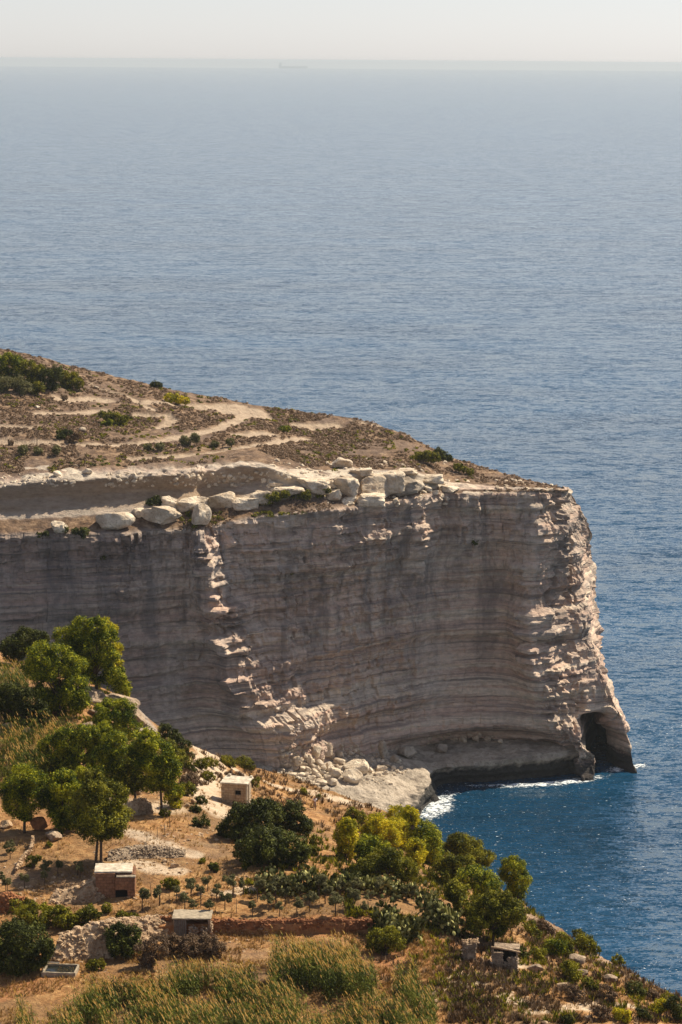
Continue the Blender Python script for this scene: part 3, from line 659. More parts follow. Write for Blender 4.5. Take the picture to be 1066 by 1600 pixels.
for u, v, w, h, lb in [(500, 220, 170, 130, 'largest pale boulder sloping down on the right of the rockfall'), (475, 287, 140, 100, 'big rounded boulder in front at the right of the rockfall'),
                    (650, 240, 90, 45, 'flat pale boulder on the shelf right of the rockfall'), (640, 273, 62, 35, 'low block in front of the flat boulder right of the rockfall'),
                    (665, 125, 70, 150, 'tall grey block standing against the foot of the shaded bay'), (735, 180, 60, 65, 'squat grey boulder right of the tall standing block'),
                    (820, 140, 140, 95, 'wide grey block at the inner end of the rock shelf'), (680, 215, 70, 35, 'low grey boulder at the foot of the tall standing block'),
                    (1035, 115, 90, 62, 'dark rounded boulder on the shelf below the row of boulders')]:
    px, py, w, h = cs(u, v, w, h, 430, 1140, 3.948)
    boulder(px, py, w, h, lb, None, m='boulder' if u < 660 else 'shelf', cuts=8)
rowb = sorted([(430,344,32),(467,338,28),(497,340,24),(520,342,26),(552,342,24),(580,342,20),(595,338,20),(560,330,16),(535,328,18),(480,330,20),(450,335,18),(612,350,16)])
for k, (u, v, w) in enumerate(rowb):
    px, py, w, h = cs(u, v, w, w * .8, 400, 940, 1.6006)
    boulder(px, py, w, h, '%s boulder from the left in the row at the back of the ledge' % ORD[k + 1], 'boulders along the back of the ledge', m='boulder')
for u, v, w, h, lb in [(440, 488, 56, 32, 'black wet rock in the surf off the shelf'), (403, 512, 34, 44, 'black wet rock against the tip of the shelf'), (468, 497, 18, 10, 'small wet rock awash right of the black one')]:
    px, py, w, h = cs(u, v, w, h, 400, 940, 1.6006); p = PZ(px, py + h * .4, -.4); k_ = p.y / F
    q, f = rock_shape(int(u), ICO3, 7); q = q * np.array([w * k_ / 2, w * k_ / 2, h * k_ * .7])
    tag(mk('shore_rock', q + np.array(p), f, M['wetrock'], at=p), lb, 'rock')
BENCH = [(280,370,95,60,'pale block on the bench under the long overhang, leftmost'),(515,335,225,95,'long pitted boulder lying on the bench below the overhang'),(750,312,205,90,'wide smooth domed slab on the bench right of the pitted boulder'),
         (925,320,105,125,'leaning wedge of rock at the brink above the ridge'),(785,255,85,85,'pointed slab standing behind the domed slab'),(935,258,95,70,'square block with a scrubby top behind the leaning wedge'),
         (640,300,66,46,'small grey rock between the pitted boulder and the domed slab'),(870,262,120,78,'shaded block set against the scarp behind the wedge')]
for i, (u, v, w, h, lb) in enumerate(BENCH):
    px, py, w, h = cs(u, v, w, h, 0, 700, 2.961)
    boulder(px, py, w, h, lb, None, cuts=7, tilt=.35 if i == 3 else 0.06 * (i % 3 - 1), seed=100 + i, sink=.05, blocky=i not in (1, 3))
SLAB = [(68,235,100,75,'leftmost big pale block of the broken scarp'),(165,243,105,62,'second big pale block of the broken scarp from the left'),(235,222,90,62,'rounded pale block tapering down beside the dark bushes'),
        (345,196,130,44,'flat bare slab in the middle of the broken scarp'),(450,172,125,66,'pale block with a dark hollow above the dark bushes'),(520,162,64,48,'small square block left of the tall pale block'),
        (592,176,100,88,'tall pale block shaded on its left at the middle of the scarp'),(540,215,56,62,'grey pear-shaped boulder below the tall pale block'),(597,236,62,34,'small rounded stone beside the pear-shaped boulder'),
        (700,172,112,100,'cube-like pale block leaning over a dark gap'),(770,160,112,104,'large pale block at the right of the cube-like one'),(690,232,115,58,'cracked pitted boulder lying in front of the cube-like block'),
        (850,168,130,88,'grey shaded block ending the broken scarp'),(940,150,96,48,'low pointed rock on the right end of the scarp'),(1020,187,72,32,'flat pale slab at the brink right of the scarp'),
        (575,82,76,46,'isolated pale outcrop in the brown scrub above the scarp'),(930,188,30,26,'small upright stone beside the grey shaded block'),(957,202,30,20,'little stone right of the small upright one'),
        (840,120,110,36,'thin pale shelf of rock behind the grey shaded block'),(650,118,90,34,'thin pale shelf of rock behind the cube-like block'),(290,165,60,24,'low pale knob at the left behind the flat bare slab')]
for i, (u, v, w, h, lb) in enumerate(SLAB):
    px, py, w, h = cs(u, v, w, h, 320, 690, 2.665)
    boulder(px, py + 3, w * 1.22, h * 1.02, lb, None, m='shelf' if i == 12 else 'boulder', cuts=4, seed=200 + i, sink=.16, dep=w * 1.1, blocky=True, tilt=.07 * math.sin(i * 2.3))
for px, py, w, h, lb in [(129, 671, 12, 9, 'white block of rock among the scrub below the green bushes'), (58, 635, 10, 6, 'small pale stone on the left of the upper slope'), (150, 605, 10, 5, 'low flat stone by the faint upper path'),
                         (88, 740, 16, 12, 'small pale boulder on the lip of the overhang'), (136, 737, 18, 11, 'pale boulder on the lip right of the first one'), (838, 765, 24, 7, 'flat pale slab on the brink near the nose of the headland')]:
    boulder(px, py, w, h, lb, None, cuts=7, bvh=BH)

# ------------------------------------------------------------------ foliage
def leaves(C_, Rr, leaf, r, dens=1.0, keep=None, sub=.40, aspect=.6):
    """leaf-sized faces on lumpy clumps around lobe centres C_ with radii Rr"""
    out = []
    C_ = np.array(C_); Rr = np.array(Rr)
    for c, R0 in zip(C_, Rr):
        ns = max(6, int(24 * dens)); dd = r.normal(size=(ns, 3)); dd /= np.linalg.norm(dd, axis=1)[:, None]
        sc_ = c + dd * R0 * r.uniform(.50, .90, (ns, 1)) * np.array([1, 1, .92]); sr = R0 * sub * r.uniform(.7, 1.25, ns)
        for q, rr in zip(sc_, sr):
            n = int(min(900, 4 * math.pi * rr * rr / (leaf * leaf) * 1.25 * dens)) + 6
            d = r.normal(size=(n, 3)); d /= np.linalg.norm(d, axis=1)[:, None]
            p = q + d * rr * r.uniform(.55, 1.12, (n, 1))
            out.append((p, d))
    P_ = np.vstack([a for a, _ in out]); D_ = np.vstack([b for _, b in out])
    # drop what lies deep inside another lobe
    inside = np.zeros(len(P_), bool)
    for c, R0 in zip(C_, Rr): inside |= np.linalg.norm(P_ - c, axis=1) < R0 * .45
    P_, D_ = P_[~inside], D_[~inside]; n = len(P_)
    nn = D_ + .75 * r.normal(size=(n, 3)) * .8 + np.array([0, 0, .35]); nn /= np.linalg.norm(nn, axis=1)[:, None]
    t = np.cross(nn, r.normal(size=(n, 3))); t /= np.linalg.norm(t, axis=1)[:, None] + 1e-9; b_ = np.cross(nn, t)
    s_ = leaf * r.uniform(.55, 1.25, (n, 1)); w_ = s_ * aspect
    V = np.stack([P_ - t * s_ * .7, P_ - b_ * w_ * .5 - t * s_ * .05, P_ + t * s_ * .7, P_ + b_ * w_ * .5 - t * s_ * .05], 1).reshape(-1, 3)
    return V, np.arange(4 * n).reshape(-1, 4)
def tube(pts, rad, sides=7):
    V, Fq = [], []
    pts = [Vector(p) for p in pts]
    for i, p in enumerate(pts):
        t = (pts[min(i + 1, len(pts) - 1)] - pts[max(i - 1, 0)]).normalized()
        a = t.orthogonal().normalized(); b_ = t.cross(a)
        for k in range(sides):
            an = 2 * math.pi * k / sides; V.append(p + (a * math.cos(an) + b_ * math.sin(an)) * rad[i])
    for i in range(len(pts) - 1):
        for k in range(sides): Fq.append((i * sides + k, i * sides + (k + 1) % sides, (i + 1) * sides + (k + 1) % sides, (i + 1) * sides + k))
    return np.array([list(v) for v in V]), np.array(Fq)
def join(parts):
    V, Fs, off = [], {}, 0
    for v, f in parts:
        V.append(v); Fs.setdefault(f.shape[1], []).append(f + off); off += len(v)
    return np.vstack(V), [np.vstack(x) for x in Fs.values()]
PLn = [0]; LS = 1.15
def plant(name, label, cat, base, lobes, m, leaf=.20, dens=1.0, bvh=None, group=None, trunks=(0,), trunk_r=.14, sub=.33, ls=None, crop=None, D=None, part='crown', stem='trunk'):
    PLn[0] += 1; r = np.random.default_rng(1000 + PLn[0])
    if crop: ox, oy, sc_ = crop; lobes = [(ox + u / sc_, oy + v / sc_, q / sc_) for u, v, q in lobes]
    if base is None: base = (np.mean([l[0] for l in lobes]), max(l[1] + l[2] * .8 for l in lobes))
    bp = hit(bvh or BG, *base)
    if bp is None: bp = PD(base[0], base[1], D or 240)
    k = bp.y / F
    bp = bp + Vector((0, 0, -.05))
    t = thing(name, label, cat, bp, 0, group)
    C_, Rr = [], []
    for px, py, q in lobes:
        c = PD(px, py, bp.y) - bp; rr = q * k * (ls or (1.42 if crop is c5 and q > 30 else 1.32 if crop is cR else LS))
        C_.append([c.x, c.y + r.uniform(-.5, .5) * rr + (.25 * rr), c.z]); Rr.append(rr)
        if rr > .8: C_.append([c.x + r.uniform(-.3, .3) * rr, c.y + rr * .9, c.z + r.uniform(-.2, .1) * rr]); Rr.append(rr * .85)
    v, f = leaves(C_, Rr, leaf, r, dens, sub=sub)
    mk(part, v, f, M[m], t)
    top = np.array(C_).mean(0); parts = []
    for dx in trunks:
        b0 = Vector((dx, 0, -.3)); mid = Vector((dx * .6 + top[0] * .35, top[1] * .4, top[2] * .5)); tp = Vector(top)
        parts.append(tube([b0, b0 * .4 + mid * .6, mid, tp], [trunk_r * 1.25, trunk_r, trunk_r * .85, trunk_r * .4]))
        for c, rr in list(zip(C_, Rr))[::2][:7]:
            c = Vector(c); parts.append(tube([mid, mid.lerp(c, .55) + Vector((0, 0, -.1 * rr)), c], [trunk_r * .55, trunk_r * .38, trunk_r * .12], 5))
    v, f = join(parts); mk(stem, v, f, M['bark'], t)
    return t
c5 = (0, 940, 3.23); c6 = (280, 1160, 2.538); c7 = (0, 1320, 2.423); cR = (500, 1240, 2.961); cS = (700, 1380, 2.912)
T_ = plant
T_('tree', 'tall bright green tree with yellow right edge, topmost on the left hillside', 'tree', (152, 1090), [(330,190,60),(420,130,60),(490,140,60),(540,180,60),(400,210,80),(470,250,80),(540,270,60),(430,330,70),(500,360,60),(585,380,50),(620,440,38),(370,260,50)], 'euca', .20, crop=c5, trunk_r=.2)
T_('tree', 'golden green tree rising at the right edge of the topmost hillside tree', 'tree', (188, 1088), [(560,150,38),(585,330,36),(595,380,42),(615,430,34),(572,240,38),(640,465,20),(520,110,34)], 'gold', .19, crop=c5)
T_('tree', 'large dark green tree with a round crown left of the topmost one', 'tree', (95, 1122), [(210,270,75),(290,290,70),(200,340,80),(300,370,90),(360,330,60),(380,430,70),(250,450,90),(340,510,80),(230,520,60),(400,500,50)], 'euca', .20, crop=c5, trunk_r=.2)
T_('tree', 'blackish green tree at the far upper left above the reeds', 'tree', (28, 1040), [(60,220,50),(120,190,55),(190,190,50),(40,280,30),(110,240,50),(20,235,30),(215,200,30)], 'dark', .2, crop=c5)
T_('tree', 'small round green tree just below the bare outcrop', 'tree', (180, 1165), [(540,550,65),(610,560,60),(560,620,70),(640,640,60),(600,600,60),(520,600,45)], 'euca', .19, crop=c5)
T_('tree', 'tall green tree at the right end of the hillside grove with a thin bare trunk', 'tree', (254, 1275), [(740,700,60),(800,770,70),(860,840,62),(790,880,90),(840,930,60),(750,820,70),(885,960,34),(700,760,50)], 'euca', .19, crop=c5, trunk_r=.13)
T_('shrub', 'light green shrub at the foot of the grove beside its rightmost tree', 'shrub', (272, 1262), [(870,990,40),(890,1020,32),(900,950,30)], 'gold', .17, crop=c5, stem='stem', part='foliage')
T_('tree', 'broad green tree in the middle of the grove behind the reeds', 'tree', (120, 1228), [(430,660,50),(500,680,60),(340,700,70),(260,740,60),(400,760,80),(480,800,70),(330,810,70)], 'euca', .19, crop=c5)
T_('tree', 'leafy green tree left of the rightmost tree of the grove', 'tree', (185, 1258), [(580,720,70),(620,800,70),(640,880,70),(560,850,60),(590,930,60),(540,770,60),(610,960,40)], 'euca', .19, crop=c5)
T_('tree', 'isolated round dark tree with two bare trunks above the roofed stone hut', 'tree', (158, 1353), [(480,960,75),(560,1000,75),(430,1030,70),(595,1090,52),(500,1080,100),(440,1130,60),(570,1145,55),(470,890,45),(510,1150,50)], 'mid', .18, crop=c5, trunks=(0, -.55), trunk_r=.13)
T_('tree', 'small tree with thin trunk at the left edge below the reeds', 'tree', (38, 1302), [(110,890,70),(60,950,60),(160,930,60),(80,1020,70),(150,1010,70),(200,1020,40),(120,1070,50)], 'euca', .18, crop=c5)
T_('tree', 'dark green tree between the left edge tree and the isolated round tree', 'tree', (98, 1300), [(310,920,70),(280,990,70),(360,960,60),(330,1040,70),(290,1070,60),(370,1080,60),(330,1120,50)], 'euca', .18, crop=c5)
T_('thicket', 'green undergrowth filling the gap between the broad grove tree and the trees below', 'thicket', (90, 1240), [(250,860,48),(320,870,50),(200,880,40),(160,850,40)], 'mid', .18, crop=c5, part='foliage', stem='stem')
T_('thicket', 'dark undergrowth in the middle of the grove above the isolated round tree', 'thicket', (145, 1245), [(430,880,50),(500,880,50),(400,930,42),(540,930,40)], 'euca', .18, crop=c5, part='foliage', stem='stem')
T_('thicket', 'shaded undergrowth between the two rightmost grove trees', 'thicket', (212, 1262), [(680,840,52),(700,910,50),(655,930,44)], 'mid', .18, crop=c5, part='foliage', stem='stem')
T_('thicket', 'dark green thicket below the reeds on the upper left slope', 'thicket', (35, 1140), [(50,460,60),(120,500,60),(40,560,70),(150,580,60),(200,560,50),(100,600,60),(-20,500,60)], 'dark', .19, crop=c5, part='foliage', stem='stem')
T_('tree', 'spiky dark conifer behind the rightmost grove tree', 'tree', (272, 1168), [(830,660,35),(850,700,36),(835,640,16),(860,735,36)], 'dark', .16, crop=c5, sub=.3)
T_('tree', 'lower dark conifer stepping down the slope beside the spiky one', 'tree', (292, 1180), [(885,690,34),(930,740,38),(905,720,34),(960,780,26),(882,655,14)], 'dark', .16, crop=c5, sub=.3)
T_('shrub', 'smooth green shrub below the two dark conifers', 'shrub', None, [(850,740,46),(900,790,44),(940,812,30)], 'mid', .17, crop=c5, part='foliage', stem='stem')
for i, (u, v, q, m_, lb) in enumerate([(1010,820,28,'mid','green bush by the pale track left of the white-roofed hut'),(1050,880,26,'mid','low olive bush on the bank of the pale track'),(960,900,40,'brown','rust brown bush left of the pale track'),
        (940,950,36,'mid','green bush below the rust brown bush'),(1010,1000,26,'dark','dark little bush at the foot of the pale track'),(1010,1110,34,'dark','dark bush on the bare bank below the pale track'),(830,1065,22,'mid','small bush at the trunk of the rightmost grove tree'),
        (960,840,22,'dark','dark shrub under the lower dark conifer'),(985,1045,22,'dark','dark little bush below the one at the foot of the track')]):
    T_('shrub', lb, 'shrub', None, [(u, v, q), (u + q * .8, v + q * .3, q * .7), (u - q * .7, v + q * .2, q * .6)], m_, .15, crop=c5, part='foliage', stem='stem')
# right of the white-roofed hut
for i, (L, m_, lb) in enumerate([([(110,80,22),(140,85,18)],'mid','green shrub behind the hut at the cliff brink, left one'),([(190,80,26),(215,85,18)],'mid','green shrub behind the hut in the middle of the brink'),([(260,85,28),(240,90,24),(285,92,18)],'mid','dense green shrub behind the hut on the right of the brink'),
       ([(300,160,22),(280,150,16)],'mid','rounded green shrub at the right corner of the hut'),([(230,135,20),(200,130,18),(150,140,20)],'brown','dull scrub right behind the hut roof'),([(490,197,14),(500,199,10)],'mid','small green bush behind the standing person'),([(556,214,9),(548,218,7)],'mid','tiny olive tuft right of the standing person'),
       ([(470,235,22),(440,240,16)],'brown','dry brown bush left below the standing person'),([(690,285,26),(720,300,24),(670,300,20)],'mid','grey green bush on the brown brink above the golden trees'),([(545,390,22),(530,400,16)],'mid','small bush right of the dark fig trees'),
       ([(525,430,22),(540,425,16)],'mid','small green bush above the cactus hedge'),([(138,500,20),(125,490,12)],'mid','little green bush alone on the bare bank'),([(95,470,12),(88,472,8)],'mid','tiny bush higher on the bare bank')]):
    T_('shrub', lb, 'shrub', None, L, m_, .15, crop=c6, part='foliage', stem='stem')
T_('tree', 'dark fig tree directly below the white-roofed hut', 'tree', (372, 1312), [(240,285,42),(285,310,62),(205,335,42),(250,375,54),(185,355,34),(310,262,36),(330,330,50)], 'dark', .2, crop=c6)
T_('tree', 'dark spreading fig tree to the right below the hut', 'tree', (430, 1298), [(380,290,55),(450,290,50),(490,335,36),(420,330,50),(350,270,45),(470,320,40)], 'dark', .2, crop=c6)
T_('tree', 'low black green tree above the left end of the cactus hedge', 'tree', (420, 1352), [(310,400,70),(370,420,70),(440,430,60),(480,440,40),(260,430,50),(410,470,50),(350,460,50)], 'dark', .2, crop=c6)
# golden and green slope trees
for base, L, m_, lb in [((540, 1345), [(130,170,42),(112,210,42),(138,225,44),(120,270,36),(130,140,26)], 'gold', 'slim upright yellow green tree left of the golden grove'),
    ((595, 1330), [(260,140,42),(300,185,55),(245,195,46),(225,180,30),(330,210,40)], 'gold', 'golden green tree at the top left of the seaward grove'),
    ((625, 1300), [(350,105,38),(395,125,36),(370,140,32)], 'gold', 'bright yellow tree at the very top of the seaward grove'),
    ((645, 1290), [(420,100,32),(410,80,18),(430,125,24)], 'gold', 'thin ochre treetop right of the bright yellow one'),
    ((640, 1330), [(380,200,58),(350,165,44),(420,215,46),(400,170,40)], 'gold', 'sunlit yellow green tree in the middle of the seaward grove'),
    ((672, 1352), [(460,180,56),(500,225,58),(540,270,48),(480,250,58),(520,320,48),(450,150,30)], 'euca', 'tall fresh green tree on the right of the seaward grove'),
    ((590, 1372), [(240,255,56),(200,280,40),(290,300,50),(210,245,34)], 'euca', 'rounded green tree below the golden grove on the left'),
    ((610, 1385), [(250,340,54),(330,330,56),(400,360,48),(200,350,38),(300,290,44)], 'mid', 'wide green tree just above the cactus hedge'),
    ((648, 1368), [(440,262,42),(430,310,38),(455,285,34)], 'gold', 'small golden tree standing out against the green grove'),
    ((708, 1352), [(620,212,30),(655,240,46),(640,290,48),(600,260,30)], 'mid', 'olive brown tree at the brink above the sea'),
    ((735, 1358), [(710,258,40),(700,300,52),(770,302,36),(735,300,40)], 'mid', 'dull green tree right of the olive brown one on the brink'),
    ((712, 1392), [(600,360,58),(660,362,58),(560,390,48),(640,330,36)], 'mid', 'broad mid green bushy tree below the brink trees'),
    ((738, 1418), [(700,400,55),(750,402,56),(800,448,52),(745,450,50)], 'euca', 'green tree left of the round brink tree'),
    ((810, 1412), [(900,338,46),(880,385,46),(925,385,44),(910,430,46),(922,470,26),(890,320,26)], 'euca', 'round green tree alone on the brink against the sea'),
    ((770, 1478), [(800,520,58),(760,560,66),(850,560,62),(815,610,50),(900,560,50),(720,600,42),(860,500,40)], 'mid', 'shaggy dark green tree above the ruined stone hut'),
    ((715, 1440), [(640,470,48),(670,520,42),(690,545,34)], 'mid', 'yellowish shrubby tree right of the cactus clump')]:
    T_('tree', lb, 'tree', base, L, m_, .18, crop=cR)
T_('shrub', 'low bright green bush right of the red terrace wall', 'shrub', (605, 1492), [(590,1467,15),(612,1464,15),(600,1478,15),(624,1474,11),(582,1480,10)], 'mid', .15, part='foliage', stem='stem')
for i, (L, m_, lb) in enumerate([([(480,300,40),(515,285,34),(450,310,30)],'euca','large green bush on the slope right of the ruined hut'),([(540,285,36),(520,250,26),(545,315,26)],'mid','tall green bush next to the large one on the seaward slope'),([(640,280,42),(605,262,32),(670,300,26)],'mid','green bush on the brink halfway down to the right'),
    ([(590,232,22),(612,240,18)],'mid','small bush on the brink above the halfway one'),([(770,350,26),(790,360,18)],'mid','green bush on the brink further down to the right'),([(560,405,42),(540,380,28),(580,430,28)],'mid','bush in the hollow below the large green slope bush'),
    ([(962,568,36),(985,560,30),(945,582,26)],'gold','yellow green bush at the lower right corner slope'),([(880,602,30),(900,612,24)],'dark','dark low bush left of the yellow green corner bush'),([(800,603,34),(775,600,26)],'gold','lime green bush at the bottom right of the slope'),
    ([(700,592,34),(725,600,28),(680,580,26)],'brown','rounded grey brown bush at the bottom of the slope'),([(550,622,26),(530,625,18)],'dark','dark round bush at the very bottom edge'),([(420,330,30),(400,318,22)],'mid','green bush between the shaggy tree and the large slope bush'),
    ([(370,210,34),(400,235,26)],'mid','bush under the round brink tree'),([(430,200,30),(460,215,26)],'brown','brown scrubby bush on the brink below the round tree'),([(340,310,22),(352,330,20)],'dark','dark shrub at the right of the ruined hut'),([(1040,560,40),(1055,600,40)],'dark','dark bush at the right edge of the picture'),
    ([(720,500,34),(750,520,30)],'brown','brown bush at the foot of the slope in the middle'),([(560,500,34),(590,515,30)],'brown','dry brown bush left of the middle one at the slope foot'),([(640,460,30),(665,470,26)],'mid','olive bush in the middle of the lower slope'),([(930,510,26),(950,520,20)],'brown','brown bush on the brink at lower right'),
    ([(850,480,34),(880,500,26)],'dark','dark bush on the rocky brink at lower right'),([(1000,520,26),(1020,540,24)],'mid','green bush on the brink at the far lower right')]):
    T_('shrub', lb, 'shrub', None, L, m_, .15, crop=cS, part='foliage', stem='stem')
# lower left thickets
for base, L, m_, lb in [((35, 1520), [(60,350,60),(120,360,66),(40,420,70),(140,420,50),(90,450,56),(0,380,60),(180,390,30)], 'dark', 'black green thicket at the lower left beside the water tank'),
    ((75, 1452), [(190,290,46),(140,270,50),(90,290,50),(230,270,40),(250,300,30)], 'mid', 'yellowish green thicket behind the rubble bank'),
    ((140, 1448), [(340,270,34),(310,285,34),(280,290,26),(365,262,20)], 'mid', 'green thicket at the right of the yellowish one'),
    ((25, 1420), [(20,320,50),(60,240,40),(10,280,40),(100,240,30)], 'mid', 'green brown thicket at the left edge above the rubble'),
    ((195, 1496), [(440,345,38),(490,340,38),(460,385,46),(510,385,30),(425,380,20),(450,320,24)], 'dark', 'dark round fig bush in front of the rubble bank')]:
    T_('thicket' if 'thicket' in lb else 'shrub', lb, 'thicket' if 'thicket' in lb else 'shrub', base, L, m_, .19, crop=c7, part='foliage', stem='stem')
for i, (L, m_, lb) in enumerate([([(455,262,20),(480,270,14)],'mid','small shrub above the rubble bank'),([(500,274,18),(520,272,10)],'mid','little shrub left of the open shed'),([(350,455,24),(375,450,22)],'mid','low green tuft right of the water tank'),([(405,235,20),(395,245,14)],'mid','small light shrub below the roofed stone hut'),
      ([(115,70,22),(140,55,16)],'mid','scrubby bush right of the pale curved wall'),([(180,1,10),(188,-4,10)],'mid','tiny bush above the curved wall'),([(640,150,24),(660,150,22),(625,145,16)],'mid','round green bush among the saplings of the back row'),([(808,85,18),(815,95,14)],'mid','small bush alone on the terrace bank'),([(768,62,10),(762,64,8)],'mid','tiny bush left of the one on the terrace bank'),
      ([(560,440,34),(600,380,40),(540,400,30)],'brown','dry grey brush in front of the open shed, left part'),([(720,380,40),(780,385,44),(660,380,36),(830,392,30)],'brown','dry grey brush in front of the open shed, right part')]):
    T_('shrub', lb, 'shrub', None, L, m_, .14, crop=c7, part='foliage', stem='stem')
# headland bushes
for L, m_, lb in [([(0,570,14),(14,562,12),(30,568,12),(5,582,12),(24,584,12)],'euca','bright green bush at the far left of the headland top'),([(45,575,12),(60,582,12),(50,592,12),(38,590,10)],'mid','green bush right of the far left one on the headland'),
    ([(75,590,14),(88,584,12),(80,602,11),(70,600,10)],'dark','dark green bush in the middle of the clump on the headland'),([(100,590,11),(112,592,11),(122,598,9),(105,600,10)],'mid','green bush at the right end of the clump on the headland'),([(10,600,12),(26,600,12),(40,606,10)],'olive','pale dull bush along the foot of the clump on the headland'),
    ([(60,605,9),(50,610,8)],'mid','small bush under the clump on the headland'),([(170,652,9),(182,656,10),(192,657,8),(160,648,6)],'mid','green bush in the middle of the headland slope'),([(163,662,5),(170,660,5)],'euca','bright little bush below the middle one of the headland'),
    ([(242,600,5),(249,602,5),(238,601,3)],'dark','dark bush on the skyline of the headland'),([(265,622,9),(280,624,8),(290,627,6)],'gold','yellow green bush below the skyline of the headland'),([(442,671,6),(449,670,5)],'euca','green bush beside the pale patch of the headland'),
    ([(655,714,9),(668,714,10),(680,716,9),(645,718,7)],'mid','green bush above the grey shaded block'),([(685,708,8),(694,712,8),(702,716,6)],'dark','darker bush on the skyline above the scarp end'),([(722,732,7),(735,737,6),(715,730,6)],'mid','low green bush on the slope above the brink'),
    ([(95,680,8),(105,678,7)],'dark','dark bush left of the white block'),([(120,682,6),(110,686,6)],'brown','brown bush below the white block'),([(100,622,5),(16,692,5)],'brown','small brown bush on the upper slope'),
    ([(400,784,9),(418,780,9),(432,776,8),(445,772,7)],'mid','dark green bushes creeping below the second pale block'),([(500,770,8),(510,764,7)],'mid','green bush below the block with the hollow'),([(462,776,7),(478,772,8)],'mid','green bush in the gap between pale blocks'),
    ([(235,785,6),(245,783,8),(255,786,6)],'dark','dark shrub behind the domed slab'),([(72,834,5),(62,836,5)],'dark','dark tuft below the leftmost bench block'),([(100,828,7),(130,832,8),(118,830,6)],'dark','dark tuft in front of the pitted boulder'),
    ([(742,845,6),(735,843,4)],'dark','dark tuft growing on the cliff face below the brink'),([(453,893,3),(457,895,2)],'mid','tiny green tuft on the cliff face'),([(162,872,4),(155,873,3)],'dark','dark tuft on the shaded left cliff'),
    ([(35,702,8),(60,706,7),(88,703,7)],'olive','olive scrub along the lower edge of the long track, left'),([(230,700,7),(250,698,7)],'olive','olive scrub above the lower track'),([(290,690,9),(305,684,8)],'olive','olive scrub between the two tracks'),([(360,690,6),(335,695,6)],'olive','olive scrub at the fork of the tracks')]:
    T_('shrub', lb, 'shrub', None, L, m_, .32, bvh=BH, part='foliage', stem='stem', trunk_r=.08)

# prickly pear hedges
def cactus(label, pxs, n, hgt, group='prickly pear hedges'):
    r = np.random.default_rng(int(pxs[0][0] * 3)); bp = gp(*pxs[0]); t = thing('prickly_pear', label, 'cactus', bp, 0, group)
    ring = [(math.cos(a), math.sin(a)) for a in np.linspace(0, 2 * math.pi, 9)[:-1]]
    bv = np.array([(0, .12, 0)] + [(x * .5, 0, y * .62 + .6) for x, y in ring] + [(0, -.12, .6), (0, .12, .6)]); bv[0] = (0, 0, -.02)
    bf = np.array([(9, 1 + (k + 1) % 8, 1 + k) for k in range(8)] + [(10, 1 + k, 1 + (k + 1) % 8) for k in range(8)])
    Vs, Fs, off = [], [], 0
    P_ = [gp(*p) for p in pxs]
    for i in range(n):
        q = P_[r.integers(len(P_))]; q2 = P_[min(len(P_) - 1, r.integers(len(P_)))]; j = r.integers(max(1, len(P_) - 1)); a = P_[j]; b_ = P_[min(j + 1, len(P_) - 1)]
        base = a.lerp(b_, r.random()) + Vector((r.normal() * .5, r.normal() * .7, 0)); base.z = gz(base.x, base.y)
        hh = r.random() ** .8 * hgt * (.75 + .25 * math.sin(base.x * 1.7)); s_ = r.uniform(.26, .42)
        yaw = r.uniform(0, 6.28); tl = r.normal() * .55; m_ = Matrix.Rotation(yaw, 3, 'Z') @ Matrix.Rotation(tl, 3, 'Y') @ Matrix.Rotation(r.normal() * .5, 3, 'X')
        v = (bv * s_) @ np.array(m_).T + np.array(base - bp) + np.array([0, 0, hh]); Vs.append(v); Fs.append(bf + off); off += len(v)
    mk('pads', np.vstack(Vs), np.vstack(Fs), M['cactus'], t)
    st = []
    for i in range(8):
        j = r.integers(max(1, len(P_) - 1)); a = P_[j].lerp(P_[min(j + 1, len(P_) - 1)], r.random()); a.z = gz(a.x, a.y); a = a - bp
        st.append(tube([a - Vector((0, 0, .2)), a + Vector((.1, 0, hgt * .4)), a + Vector((r.normal() * .3, 0, hgt * .8))], [.14, .11, .06], 6))
    v, f = join(st); mk('stems', v, f, M['cactus'], t)
cactus('long prickly pear hedge behind the olive saplings, left half', [(412, 1388), (450, 1391), (495, 1391)], 620, 1.9)
cactus('long prickly pear hedge behind the olive saplings, right half', [(500, 1391), (545, 1392), (582, 1390)], 520, 1.6)
cactus('prickly pear hedge running up towards the seaward grove', [(590, 1398), (622, 1400), (650, 1402)], 420, 1.6)
cactus('tall prickly pear clump at the right end of the terrace', [(660, 1440), (690, 1450), (708, 1462)], 760, 3.2)
cactus('wide prickly pear clump just past the end of the red terrace wall', [(590, 1462), (620, 1466), (655, 1468)], 760, 2.5)

